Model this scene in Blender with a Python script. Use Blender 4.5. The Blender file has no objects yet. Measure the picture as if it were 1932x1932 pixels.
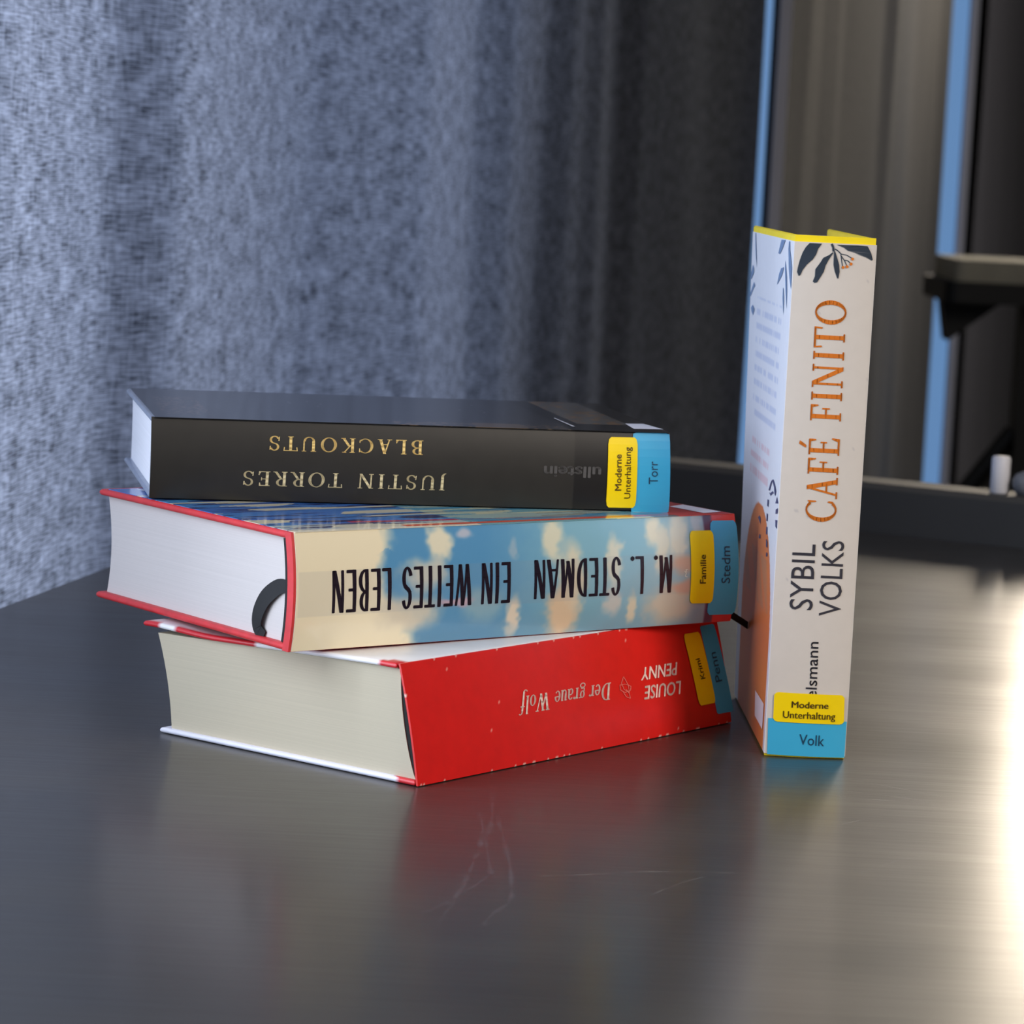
import bpy, bmesh, math, random
from mathutils import Vector, Matrix
random.seed(7)
sc = bpy.context.scene
COL = sc.collection
Z0 = 0.74                                    # height of the table top above the floor

# ---------------------------------------------------------------- camera
FPX, PIT, ROL, CH = 5849.3, 0.1163, 0.0493, 0.2434
_fw = Vector((0, math.cos(PIT), -math.sin(PIT)))
_up = Vector((0, math.sin(PIT), math.cos(PIT)))
_rt = Vector((1, 0, 0))
_cx = _rt*math.cos(ROL) + _up*math.sin(ROL)
_cy = -_rt*math.sin(ROL) + _up*math.cos(ROL)
CAM = Vector((0, 0, CH+Z0))
cam = bpy.data.cameras.new('camera')
camo = bpy.data.objects.new('camera', cam); COL.objects.link(camo)
m = Matrix.Identity(4)
for i, v in enumerate((_cx, _cy, -_fw)):
    for r in range(3): m[r][i] = v[r]
m.translation = CAM
camo.matrix_world = m
cam.sensor_width = 36; cam.sensor_fit = 'HORIZONTAL'; cam.lens = 36*FPX/1932
cam.clip_start = 0.05; cam.clip_end = 60
cam.dof.use_dof = True; cam.dof.focus_distance = 1.23; cam.dof.aperture_fstop = 26
sc.camera = camo

def ray(px, py):
    u, v = px-966, py-966
    return _fw + _cx*(u/FPX) - _cy*(v/FPX)
def proj(P):
    d = P-CAM; k = d.dot(_fw)
    return 966+FPX*d.dot(_cx)/k, 966-FPX*d.dot(_cy)/k
def on_z(px, py, z=Z0):
    d = ray(px, py); return CAM + d*((z-CAM.z)/d.z)

# ---------------------------------------------------------------- world, view, lights
w = bpy.data.worlds.new('world'); sc.world = w; w.use_nodes = True
w.node_tree.nodes['Background'].inputs[0].default_value = (0.55, 0.70, 1.0, 1)
w.node_tree.nodes['Background'].inputs[1].default_value = 1.0
sc.view_settings.view_transform = 'Standard'; sc.view_settings.look = 'None'
sc.view_settings.gamma = 1; sc.view_settings.exposure = 0.0
sc.view_settings.use_curve_mapping = False

E1 = Vector((0.2145, 0.9767, 0)).normalized(); E2 = Vector((E1.y, -E1.x, 0))
O0 = Vector((-0.345, 1.55, 0))
def rm(a, b, z=0.0):                         # room frame: a along the curtain wall, b into the room
    return O0 + E1*a + E2*b + Vector((0, 0, z))
def area(name, loc, target, sx, sy, power, color, spread=180):
    l = bpy.data.lights.new(name, 'AREA'); l.shape = 'RECTANGLE'; l.size = sx; l.size_y = sy
    l.energy = power; l.color = color; l.spread = math.radians(spread)
    o = bpy.data.objects.new(name, l); COL.objects.link(o); o.location = loc
    o.rotation_euler = (Vector(target)-Vector(loc)).to_track_quat('-Z', 'Y').to_euler()
    return o
COOL = (0.78, 0.87, 1.0); WARM = (1.0, 0.86, 0.68); NEUT = (1.0, 0.885, 0.77)
# daylight outside the window of the left wall: open part beside the camera, and behind the curtain
area('window_daylight', rm(-1.05, -0.42, 1.35), rm(-0.85, 2, 1.1), 1.1, 1.6, 25, COOL)
area('mid_curtain_fill', rm(1.10, -0.40, 1.35), rm(2.2, 0.10, 1.35), 0.5, 1.6, 1.3, (0.77, 0.86, 1.0))  # extra backlight added to brighten the middle of the curtain
area('window_daylight_behind_curtain', rm(-0.42, -0.40, 1.35), rm(1.2, 0.10, 1.35), 0.5, 1.6, 31, (0.77, 0.86, 1.0))
area('front_fill', rm(-2.34, 0.32, 1.45), rm(0.4, 0.10, 1.1), 0.50, 1.3, 1.2, COOL)  # unseen cool fill, added to light the curtain from the camera side
# warm lamp at the back right, just outside the frame
area('back_lamp', (1.92, 9.0, Z0+1.72), (0.1, 1.2, Z0), 0.8, 1.3, 13.0, WARM, 70)
# warm fill light added at the front right to light the spines
area('front_right_fill', (1.75, -0.45, 2.25), (0.05, 1.2, Z0+.05), 1.0, 1.0, 13.5, NEUT, 90)
# fill light added to brighten the far curtains
area('far_curtain_fill', rm(5.6, 2.4, 2.72), rm(5.6, 0.2, 0.9), 1.2, 1.2, 52, (1.0, 0.95, 0.90))

# ---------------------------------------------------------------- material helpers
def lin(c):
    c = c/255.0
    return c/12.92 if c <= 0.04045 else ((c+0.055)/1.055)**2.4
def rgb(r, g, b): return (lin(r), lin(g), lin(b), 1)
def mat(name, color, rough=0.5, spec=0.5, metal=0, coat=0, attr=None, noise=None, bump=None):
    mt = bpy.data.materials.new(name); mt.use_nodes = True
    nt = mt.node_tree; n = nt.nodes; b = n['Principled BSDF']
    b.inputs['Base Color'].default_value = color; b.inputs['Roughness'].default_value = rough
    b.inputs['Specular IOR Level'].default_value = spec; b.inputs['Metallic'].default_value = metal
    b.inputs['Coat Weight'].default_value = coat; b.inputs['Coat Roughness'].default_value = 0.08
    tc = n.new('ShaderNodeTexCoord')
    src = None
    if attr:
        a = n.new('ShaderNodeAttribute'); a.attribute_name = attr; src = a.outputs['Color']
    if noise:                                # (scale xyz, strength): small variation of the colour
        scl, st = noise
        mp = n.new('ShaderNodeMapping'); mp.inputs['Scale'].default_value = scl
        nt.links.new(tc.outputs['Object'], mp.inputs['Vector'])
        no = n.new('ShaderNodeTexNoise'); no.inputs['Scale'].default_value = 1; no.inputs['Detail'].default_value = 4
        nt.links.new(mp.outputs[0], no.inputs['Vector'])
        mr = n.new('ShaderNodeMapRange'); mr.inputs['From Min'].default_value = 0.3; mr.inputs['From Max'].default_value = 0.7
        mr.inputs['To Min'].default_value = 1-st; mr.inputs['To Max'].default_value = 1+st
        nt.links.new(no.outputs['Fac'], mr.inputs['Value'])
        mx = n.new('ShaderNodeVectorMath'); mx.operation = 'SCALE'
        if src: nt.links.new(src, mx.inputs[0])
        else: mx.inputs[0].default_value = color[:3]
        nt.links.new(mr.outputs[0], mx.inputs['Scale']); src = mx.outputs[0]
    if src: nt.links.new(src, b.inputs['Base Color'])
    if bump:                                 # (scale xyz, strength, distance)
        scl, st, dist = bump
        mp = n.new('ShaderNodeMapping'); mp.inputs['Scale'].default_value = scl
        nt.links.new(tc.outputs['Object'], mp.inputs['Vector'])
        no = n.new('ShaderNodeTexNoise'); no.inputs['Scale'].default_value = 1; no.inputs['Detail'].default_value = 3
        nt.links.new(mp.outputs[0], no.inputs['Vector'])
        bp = n.new('ShaderNodeBump'); bp.inputs['Strength'].default_value = st; bp.inputs['Distance'].default_value = dist
        nt.links.new(no.outputs['Fac'], bp.inputs['Height']); nt.links.new(bp.outputs[0], b.inputs['Normal'])
    return mt

# ---------------------------------------------------------------- mesh helpers
def mesh_obj(name, verts, faces, material, parent=None, smooth=False, colors=None, uvs=None):
    me = bpy.data.meshes.new(name); me.from_pydata([tuple(v) for v in verts], [], faces); me.validate()
    me.update()
    if colors:
        at = me.color_attributes.new('print', 'FLOAT_COLOR', 'POINT')
        for i, c in enumerate(colors): at.data[i].color = c
    if uvs:
        ul = me.uv_layers.new(name='uv')
        for lp in me.loops: ul.data[lp.index].uv = uvs[lp.vertex_index]
    if smooth: me.polygons.foreach_set('use_smooth', [True]*len(me.polygons))
    me.materials.append(material)
    o = bpy.data.objects.new(name, me); COL.objects.link(o)
    if parent: o.parent = parent
    return o
def bm_obj(name, bm, material, parent=None, smooth=False):
    bmesh.ops.recalc_face_normals(bm, faces=bm.faces)
    me = bpy.data.meshes.new(name); bm.to_mesh(me); bm.free()
    if smooth:
        me.polygons.foreach_set('use_smooth', [True]*len(me.polygons))
    me.materials.append(material)
    o = bpy.data.objects.new(name, me); COL.objects.link(o)
    if parent: o.parent = parent
    return o
def empty(name, loc, rz=0):
    o = bpy.data.objects.new(name, None); COL.objects.link(o); o.empty_display_size = 0.05
    o.location = loc; o.rotation_euler = (0, 0, rz); return o
def tag(o, label, cat=None, group=None, kind=None):
    if label: o['label'] = label
    if cat: o['category'] = cat
    if group: o['group'] = group
    if kind: o['kind'] = kind
    return o
def bm_prism(bm, pts, z0, z1):
    """closed polygon pts (x, y) extruded from z0 to z1"""
    a = [bm.verts.new((p[0], p[1], z0)) for p in pts]; b = [bm.verts.new((p[0], p[1], z1)) for p in pts]
    n = len(pts)
    bm.faces.new(a[::-1]); bm.faces.new(b)
    for i in range(n): bm.faces.new((a[i], a[(i+1) % n], b[(i+1) % n], b[i]))
def bm_bevel(bm, off, seg=2, angle=0.5):
    es = [e for e in bm.edges if len(e.link_faces) == 2 and e.calc_face_angle(0) > angle]
    bmesh.ops.bevel(bm, geom=es, offset=off, segments=seg, profile=0.5, affect='EDGES', clamp_overlap=True)
def bm_tube(bm, pts, r, seg=14, cap=True):
    rings = []
    pts = [Vector(p) for p in pts]
    for i, p in enumerate(pts):
        t = (pts[min(i+1, len(pts)-1)]-pts[max(i-1, 0)]).normalized()
        a = t.cross(Vector((0, 0, 1)))
        if a.length < 0.01: a = t.cross(Vector((1, 0, 0)))
        a.normalize(); b = t.cross(a)
        rr = r[i] if isinstance(r, (list, tuple)) else r
        rings.append([bm.verts.new(p+(a*math.cos(k*2*math.pi/seg)+b*math.sin(k*2*math.pi/seg))*rr) for k in range(seg)])
    for i in range(len(rings)-1):
        for k in range(seg): bm.faces.new((rings[i][k], rings[i][(k+1) % seg], rings[i+1][(k+1) % seg], rings[i+1][k]))
    if cap: bm.faces.new(rings[0][::-1]); bm.faces.new(rings[-1])

# ================================================================ the room
M_wall = mat('grey_wall_paint', rgb(120, 118, 116), 0.8, noise=((3, 3, 3), 0.05))
M_wall2 = mat('pale_wall_paint', rgb(170, 162, 150), 0.8, noise=((3, 3, 3), 0.05))
M_floor = mat('dark_floor', rgb(58, 56, 54), 0.5, noise=((5, 5, 5), 0.15))
M_ceil = mat('ceiling_paint', rgb(180, 178, 174), 0.9, noise=((3, 3, 3), 0.03))
M_frame = mat('window_frame_paint', rgb(70, 74, 80), 0.4, noise=((20, 20, 20), 0.05))
A0, A1, B0, B1, HC = -2.2, 11.6, -0.28, 4.2, 2.8
def slab(name, a0, a1, b0, b1, z0, z1, material):
    bm = bmesh.new(); bm_prism(bm, [rm(a0, b0)[:2], rm(a1, b0)[:2], rm(a1, b1)[:2], rm(a0, b1)[:2]], z0, z1)
    o = bm_obj(name, bm, material); o['kind'] = 'structure'; return o
slab('floor', A0-.1, A1+.1, B0-.1, B1+.1, -0.1, 0, M_floor)
slab('ceiling', A0-.1, A1+.1, B0-.1, B1+.1, HC, HC+.1, M_ceil)
slab('wall_right', A0, A1, B1, B1+.1, 0, HC, M_wall2)
slab('wall_back', A1, A1+.1, B0, B1, 0, HC, M_wall)
bm = bmesh.new()
for b0_, b1_, z0_, z1_ in ((B0, 0.05, 0, HC), (0.60, B1, 0, HC), (0.05, 0.60, 0, 0.78), (0.05, 0.60, 2.12, HC)):
    bm_prism(bm, [rm(A0-.1, b0_)[:2], rm(A0, b0_)[:2], rm(A0, b1_)[:2], rm(A0-.1, b1_)[:2]], z0_, z1_)
o = bm_obj('wall_front', bm, M_wall2); o['kind'] = 'structure'
bm = bmesh.new()
for b0_, b1_, z0_, z1_ in ((0.05, 0.08, 0.78, 2.12), (0.57, 0.60, 0.78, 2.12), (0.08, 0.57, 0.78, 0.82), (0.08, 0.57, 2.08, 2.12)):
    bm_prism(bm, [rm(A0-.08, b0_)[:2], rm(A0-.02, b0_)[:2], rm(A0-.02, b1_)[:2], rm(A0-.08, b1_)[:2]], z0_, z1_)
o = bm_obj('added_window_frame', bm, M_frame); o['kind'] = 'structure'  # unseen frame and opening, added for the cool front fill light
# left wall with the window opening
WA0, WA1, WZ0, WZ1 = -1.65, 1.65, 0.45, 2.25
bm = bmesh.new()
def _p(a0, a1, z0, z1): bm_prism(bm, [rm(a0, B0-.1)[:2], rm(a1, B0-.1)[:2], rm(a1, B0)[:2], rm(a0, B0)[:2]], z0, z1)
_p(A0, WA0, 0, HC); _p(WA1, A1, 0, HC); _p(WA0, WA1, 0, WZ0); _p(WA0, WA1, WZ1, HC)
o = bm_obj('wall_left', bm, M_wall); o['kind'] = 'structure'
bm = bmesh.new()
for a0, a1, z0, z1 in [(WA0, WA0+.05, WZ0, WZ1), (WA1-.05, WA1, WZ0, WZ1), (-.43, -.37, WZ0+.05, WZ1-.05), (WA0+.05, WA1-.05, WZ0, WZ0+.05), (WA0+.05, WA1-.05, WZ1-.05, WZ1)]:
    bm_prism(bm, [rm(a0, B0-.08)[:2], rm(a1, B0-.08)[:2], rm(a1, B0-.02)[:2], rm(a0, B0-.02)[:2]], z0, z1)
o = bm_obj('window_1', bm, M_frame); o['kind'] = 'structure'

# ---------------------------------------------------------------- curtain
def curtain_mat(name, dark, light, transl):
    mt = bpy.data.materials.new(name); mt.use_nodes = True; nt = mt.node_tree; n = nt.nodes
    b = n['Principled BSDF']; out = n['Material Output']
    uv = n.new('ShaderNodeUVMap'); uv.uv_map = 'uv'
    def nz(sx, sy, det=2.0):
        mp = n.new('ShaderNodeMapping'); mp.inputs['Scale'].default_value = (sx, sy, 1)
        nt.links.new(uv.outputs[0], mp.inputs['Vector'])
        t = n.new('ShaderNodeTexNoise'); t.inputs['Scale'].default_value = 1; t.inputs['Detail'].default_value = det
        nt.links.new(mp.outputs[0], t.inputs['Vector']); return t.outputs['Fac']
    weft = nz(55, 720); warp = nz(260, 60); patch = nz(30, 60, 4)
    def mth(op, a, c):
        q = n.new('ShaderNodeMath'); q.operation = op
        for i, v in enumerate((a, c)):
            if isinstance(v, (int, float)): q.inputs[i].default_value = v
            else: nt.links.new(v, q.inputs[i])
        return q.outputs[0]
    s = mth('ADD', mth('ADD', mth('MULTIPLY', weft, 0.50), mth('MULTIPLY', warp, 0.22)), mth('MULTIPLY', patch, 0.28))
    sep = n.new('ShaderNodeSeparateXYZ'); nt.links.new(uv.outputs[0], sep.inputs[0])
    line = mth('SINE', mth('ADD', mth('MULTIPLY', sep.outputs[1], 4500), mth('MULTIPLY', warp, 1.2)), 0)
    s = mth('ADD', s, mth('MULTIPLY', line, 0.045))
    mr = n.new('ShaderNodeMapRange'); mr.inputs['From Min'].default_value = 0.35; mr.inputs['From Max'].default_value = 0.66
    nt.links.new(s, mr.inputs['Value'])
    mx = n.new('ShaderNodeMix'); mx.data_type = 'RGBA'
    mx.inputs['A'].default_value = dark; mx.inputs['B'].default_value = light
    nt.links.new(mr.outputs[0], mx.inputs['Factor'])
    nt.links.new(mx.outputs['Result'], b.inputs['Base Color'])
    b.inputs['Roughness'].default_value = 0.9; b.inputs['Specular IOR Level'].default_value = 0.2
    b.inputs['Sheen Weight'].default_value = 0.15
    bp = n.new('ShaderNodeBump'); bp.inputs['Strength'].default_value = 0.35; bp.inputs['Distance'].default_value = 0.0005
    nt.links.new(s, bp.inputs['Height']); nt.links.new(bp.outputs[0], b.inputs['Normal'])
    tr = n.new('ShaderNodeBsdfTranslucent'); nt.links.new(mx.outputs['Result'], tr.inputs['Color'])
    ms = n.new('ShaderNodeMixShader'); ms.inputs[0].default_value = transl
    nt.links.new(b.outputs[0], ms.inputs[1]); nt.links.new(tr.outputs[0], ms.inputs[2])
    nt.links.new(ms.outputs[0], out.inputs['Surface'])
    return mt
M_curt = curtain_mat('woven_curtain_cloth', rgb(34, 37, 44), rgb(164, 168, 182), 0.74)
M_curt2 = curtain_mat('dark_curtain_cloth', rgb(74, 72, 71), rgb(104, 102, 100), 0.05)
M_curt3 = curtain_mat('grey_curtain_cloth', rgb(100, 98, 104), rgb(130, 128, 136), 0.05)

def a_of_px(px, off=0.0):                              # distance along the curtain wall seen at pixel column px (near y = 300)
    d = ray(px, 300); k = (O0+E2*off-CAM).dot(E2)/d.dot(E2); P = CAM+d*k
    return (P-O0).dot(E1)
# folds: (pixel column where the fold flank ends, slope of the flank); crests and troughs follow
flanks = [(15, 0.14), (200, -0.14), (325, 0.38), (640, -0.10), (800, 0.17), (918, -0.085), (968, 0.14), (1040, -0.08), (1072, 0.12),
          (1105, -0.03), (1130, 0.08), (1172, -0.085), (1210, 0.12), (1290, 0.0), (1330, -0.02), (1370, 0.02), (1426, 0.0)]
a_, o_ = a_of_px(-60, 0.004), 0.004
CT = [(-0.42, 0.0), (-0.33, 0.012), (a_, o_)]
for px, slp in flanks:
    q = a_
    for _ in range(40): q = a_of_px(px, max(-0.02, min(0.05, o_+slp*(q-a_))))*0.5+q*0.5
    n_ = max(2, int((q-a_)/0.03))
    for k in range(1, n_+1): CT.append((a_+(q-a_)*k/n_, o_+slp*(q-a_)*k/n_))
    o_ = CT[-1][1]; a_ = q
a_end = a_
# smooth the flanks into round folds
_t = [a_*k/400-0.42*(1-k/400) for k in range(401)]
def _raw(a):
    for (p, q), (r, s_) in zip(CT, CT[1:]):
        if a <= r: return q+(s_-q)*max(0, (a-p))/(r-p)
    return CT[-1][1]
CT = [(a, sum(_raw(a+d*0.012)*w_ for d, w_ in ((-2, 1), (-1, 2), (0, 3), (1, 2), (2, 1)))/9) for a in _t]
def offs(a, table):
    if a <= table[0][0]: return table[0][1]
    for (p, q), (r, s) in zip(table, table[1:]):
        if a <= r:
            t = (a-p)/(r-p); return q+(s-q)*t
    return table[-1][1]
def curtain(name, table, a0, a1, step, material, z0, z1, nz=24, wob=0.006):
    V, F, U = [], [], []
    n = int((a1-a0)/step)
    for i in range(n+1):
        a = a0+(a1-a0)*i/n
        for j in range(nz+1):
            z = z0+(z1-z0)*j/nz
            sh = (z-1.2)*0.012*math.sin(a*5.0)
            of = offs(a+sh, table)+wob*math.sin(z*3.1+a*9)*0.5
            V.append(rm(a, of, z)); U.append((a, z))
    for i in range(n):
        for j in range(nz):
            q = i*(nz+1)+j; F.append((q, q+nz+1, q+nz+2, q+1))
    return mesh_obj(name, V, F, material, smooth=True, uvs=U)
c1 = curtain('curtain', CT, -0.40, a_end, 0.006, M_curt, 0.02, HC-0.02)
tag(c1, 'grey blue woven curtain hanging in folds left behind the book stack', 'curtain')
aP1, aP2 = a_end, a_of_px(1806)
T2 = []; a = aP1+0.3; k = 0
while a < aP2-0.1:
    T2.append((a, -0.01+0.003*math.sin(k*2.3)+(0.003 if k % 2 else -0.003))); a += 0.17+0.05*math.sin(k*1.3); k += 1
c2 = curtain('curtain', T2, aP1+0.30, aP2-0.10, 0.012, M_curt2, 0.02, HC-0.02)
tag(c2, 'dark taupe curtain hanging between the two slim blue window slots', 'curtain')
T3 = []; a = aP2+0.5; k = 0
while a < 11.5:
    T3.append((a, 0.02+(0.003 if k % 2 else -0.003)+0.002*math.sin(k))); a += 0.33+0.1*math.sin(k*1.9); k += 1
c3 = curtain('curtain', T3, aP2+0.5, 11.4, 0.02, M_curt3, 0.02, HC-0.02)
tag(c3, 'dark grey curtain to the right of the right-hand blue window slot', 'curtain')

# ---------------------------------------------------------------- slim window slots
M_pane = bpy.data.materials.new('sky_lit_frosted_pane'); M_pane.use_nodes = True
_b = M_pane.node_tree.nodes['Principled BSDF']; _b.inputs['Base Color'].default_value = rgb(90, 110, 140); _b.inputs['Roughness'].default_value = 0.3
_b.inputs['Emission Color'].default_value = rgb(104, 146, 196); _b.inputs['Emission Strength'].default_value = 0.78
M_groove = mat('dark_window_gasket', rgb(14, 18, 26), 0.6, noise=((8, 8, 8), 0.1))
M_greym = mat('grey_window_frame', rgb(225, 225, 238), 0.45, noise=((8, 8, 2), 0.12))
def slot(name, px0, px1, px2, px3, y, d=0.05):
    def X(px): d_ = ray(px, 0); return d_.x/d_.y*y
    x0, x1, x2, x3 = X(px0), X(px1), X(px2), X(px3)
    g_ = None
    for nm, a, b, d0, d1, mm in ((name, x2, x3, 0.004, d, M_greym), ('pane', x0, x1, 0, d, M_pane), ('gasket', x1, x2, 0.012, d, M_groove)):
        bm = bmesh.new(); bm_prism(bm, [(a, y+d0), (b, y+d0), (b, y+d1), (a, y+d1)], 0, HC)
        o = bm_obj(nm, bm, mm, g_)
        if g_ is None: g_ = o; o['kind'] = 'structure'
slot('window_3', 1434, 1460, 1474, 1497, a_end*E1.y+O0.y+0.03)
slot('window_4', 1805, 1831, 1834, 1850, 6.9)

# ================================================================ table
def table_mat():
    mt = bpy.data.materials.new('black_table_laminate'); mt.use_nodes = True; nt = mt.node_tree; n = nt.nodes
    b = n['Principled BSDF']; tc = n.new('ShaderNodeTexCoord')
    def nz(scale, det=3, rot=0):
        mp = n.new('ShaderNodeMapping'); mp.inputs['Scale'].default_value = scale; mp.inputs['Rotation'].default_value = (0, 0, rot)
        nt.links.new(tc.outputs['Object'], mp.inputs['Vector'])
        t = n.new('ShaderNodeTexNoise'); t.inputs['Scale'].default_value = 1; t.inputs['Detail'].default_value = det
        nt.links.new(mp.outputs[0], t.inputs['Vector']); return t.outputs['Fac']
    def mr(s, lo, hi, f0=0.3, f1=0.7):
        q = n.new('ShaderNodeMapRange'); q.inputs['From Min'].default_value = f0; q.inputs['From Max'].default_value = f1
        q.inputs['To Min'].default_value = lo; q.inputs['To Max'].default_value = hi
        nt.links.new(s, q.inputs['Value']); return q.outputs[0]
    grain = nz((14, 420, 1)); cloud = nz((9, 16, 1), 4)
    mx = n.new('ShaderNodeMix'); mx.data_type = 'RGBA'
    mx.inputs['A'].default_value = rgb(36, 34, 31); mx.inputs['B'].default_value = rgb(46, 43, 38)
    nt.links.new(mr(cloud, 0, 1), mx.inputs['Factor']); nt.links.new(mx.outputs['Result'], b.inputs['Base Color'])
    ad = n.new('ShaderNodeMath'); ad.operation = 'ADD'
    nt.links.new(mr(grain, -0.03, 0.03), ad.inputs[0]); nt.links.new(mr(cloud, 0.46, 0.56), ad.inputs[1])
    nt.links.new(ad.outputs[0], b.inputs['Roughness'])
    b.inputs['Specular IOR Level'].default_value = 0.6
    b.inputs['Coat Weight'].default_value = 0.42; b.inputs['Coat Roughness'].default_value = 0.20
    bp = n.new('ShaderNodeBump'); bp.inputs['Strength'].default_value = 0.12; bp.inputs['Distance'].default_value = 0.0002
    nt.links.new(nz((160, 700, 1)), bp.inputs['Height']); nt.links.new(bp.outputs[0], b.inputs['Normal'])
    return mt
M_table = table_mat()
M_black = mat('black_metal', rgb(26, 26, 27), 0.5, noise=((9, 9, 9), 0.1))
PB0 = on_z(1640, 1004); PB1 = on_z(1932, 1036)
pd = (PB1-PB0); pd.z = 0; pd.normalize(); pn = Vector((-pd.y, pd.x, 0))     # pn points away from the camera
L0 = on_z(0, 1148); L1 = on_z(175, 1082); ld = (L1-L0).normalized()
def isect(p, d, q, e):
    t = ((q.x-p.x)*e.y-(q.y-p.y)*e.x)/(d.x*e.y-d.y*e.x); return p+d*t
CR = isect(L0, ld, PB0-pn*0.004, pd)                                       # rear left corner
FL = L0+ld*((0.28-L0.y)/ld.y); RR = CR+pd*1.25
root = empty('table', (0.2, 1.2, 0))
def loc2(P): return (P.x-0.2, P.y-1.2)
TP = [loc2(FL), (1.0, 0.28-1.2), loc2(RR), loc2(CR)]
bm = bmesh.new(); bm_prism(bm, TP, Z0-0.028, Z0)
bm_bevel(bm, 0.0015, 2)
top = bm_obj('table_top', bm, M_table, root)
for i, (x, y) in enumerate([(-0.50+.12, -0.62), (0.88, -0.82), (-0.20, 0.85), (0.85, 0.35)]):
    bm = bmesh.new(); bm_prism(bm, [(x-.025, y-.025), (x+.025, y-.025), (x+.025, y+.025), (x-.025, y+.025)], 0, Z0-0.028)
    bm_bevel(bm, 0.003); bm_obj('leg', bm, M_black, root)
tag(root, 'black satin table top with faint scratches under the books', 'table')
# faint smears and scratches on the laminate
def smear_mat(name, col, op):
    mt = bpy.data.materials.new(name); mt.use_nodes = True; nt = mt.node_tree; n = nt.nodes
    b = n['Principled BSDF']; b.inputs['Base Color'].default_value = col; b.inputs['Roughness'].default_value = 0.6
    tc = n.new('ShaderNodeTexCoord'); no = n.new('ShaderNodeTexNoise'); no.inputs['Scale'].default_value = 160
    nt.links.new(tc.outputs['Object'], no.inputs['Vector'])
    mr = n.new('ShaderNodeMapRange'); mr.inputs['From Min'].default_value = 0.3; mr.inputs['From Max'].default_value = 0.7
    mr.inputs['To Min'].default_value = 0; mr.inputs['To Max'].default_value = op
    nt.links.new(no.outputs['Fac'], mr.inputs['Value'])
    uv = n.new('ShaderNodeUVMap'); uv.uv_map = 'uv'; sp = n.new('ShaderNodeSeparateXYZ'); nt.links.new(uv.outputs[0], sp.inputs[0])
    q = n.new('ShaderNodeMath'); q.operation = 'MULTIPLY'                    # fades out across the stroke
    nt.links.new(mr.outputs[0], q.inputs[0]); nt.links.new(sp.outputs[1], q.inputs[1]); nt.links.new(q.outputs[0], b.inputs['Alpha'])
    return mt
M_smear = smear_mat('dried_smear', rgb(150, 140, 145), 0.17)
M_scr = smear_mat('light_scratch', rgb(215, 208, 195), 0.40)
def stroke(name, paths, wpx, material, dz=0.00012):
    V, F, U = [], [], []
    for pts in paths:
        P = [on_z(*p) for p in pts]; Q = []
        for i in range(len(P)-1):                                           # Catmull-Rom
            p0, p1, p2, p3 = P[max(i-1, 0)], P[i], P[i+1], P[min(i+2, len(P)-1)]
            for s in range(8):
                t = s/8; Q.append(0.5*((2*p1)+(p2-p0)*t+(2*p0-5*p1+4*p2-p3)*t*t+(3*p1-p0-3*p2+p3)*t**3))
        Q.append(P[-1]); b0 = len(V)
        for i, q in enumerate(Q):
            t = (Q[min(i+1, len(Q)-1)]-Q[max(i-1, 0)]).normalized(); s = Vector((-t.y, t.x, 0))
            wd = wpx/FPX*q.y*(0.6+0.4*math.sin(i*0.9))*(1.7 if abs(s.y) > .7 else 1)
            e = min(1, i/4, (len(Q)-1-i)/4)
            for k, al in ((-1, 0), (0, e), (1, 0)):
                V.append(q+s*k*wd*0.5+Vector((-0.2, -1.2, dz))); U.append((i, al))
        for i in range(len(Q)-1):
            for k in (0, 1): q = b0+i*3+k; F.append((q, q+1, q+4, q+3))
    return mesh_obj(name, V, F, material, root, uvs=U)
stroke('dried_smear', [[(930, 1490), (925, 1560), (900, 1610), (880, 1660), (860, 1690), (820, 1715), (785, 1725)],
    [(915, 1570), (925, 1640), (938, 1660)], [(935, 1535), (955, 1600), (965, 1660), (962, 1700), (930, 1725), (905, 1755)],
    [(900, 1640), (870, 1680), (850, 1710), (825, 1745)], [(925, 1650), (890, 1675), (860, 1685)], [(905, 1530), (910, 1580), (880, 1655), (862, 1670)]], 19, M_smear)
for _s in [[(1585, 1468), (1680, 1485), (1780, 1505), (1860, 1528)], [(1570, 1490), (1700, 1505), (1840, 1524)],
    [(1565, 1500), (1650, 1509), (1760, 1515)], [(1540, 1565), (1600, 1553), (1680, 1535)], [(1000, 1654), (1100, 1651), (1230, 1645), (1400, 1648)],
    [(1620, 1650), (1690, 1625), (1730, 1618), (1740, 1605)], [(1225, 1690), (1290, 1665), (1370, 1645)], [(1690, 1500), (1760, 1520), (1800, 1545)]]:
    stroke('scratch', [_s], 3.5, M_scr)

# low partition panel behind the table
def plane_hit(px, py, q, nrm):
    d = ray(px, py); return CAM+d*((q-CAM).dot(nrm)/d.dot(nrm))
zt = plane_hit(1640, 911, PB0, pn).z; zt2 = plane_hit(1932, 936, PB0, pn).z; zt3 = plane_hit(1280, 876, PB0, pn).z
ztop = (zt+zt2+zt3)/3
M_panel = mat('black_panel_laminate', rgb(40, 39, 38), 0.45, noise=((12, 12, 12), 0.12))
pe0 = CR+pn*0.004+pd*0.02; pe1 = pe0+pd*1.6
root = empty('low_partition_panel', (PB0.x, PB0.y, 0))
def rel(P): return (P.x-PB0.x, P.y-PB0.y)
bm = bmesh.new(); bm_prism(bm, [rel(pe0), rel(pe1), rel(pe1+pn*0.033), rel(pe0+pn*0.033)], 0.0, ztop-0.004)
bm_obj('panel_board', bm, M_panel, root)
M_lit_top = mat('lit_panel_top', rgb(66, 64, 61), 0.6, noise=((12, 12, 12), 0.08))  # paler than the board: light on the top edge put into the colour
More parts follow.
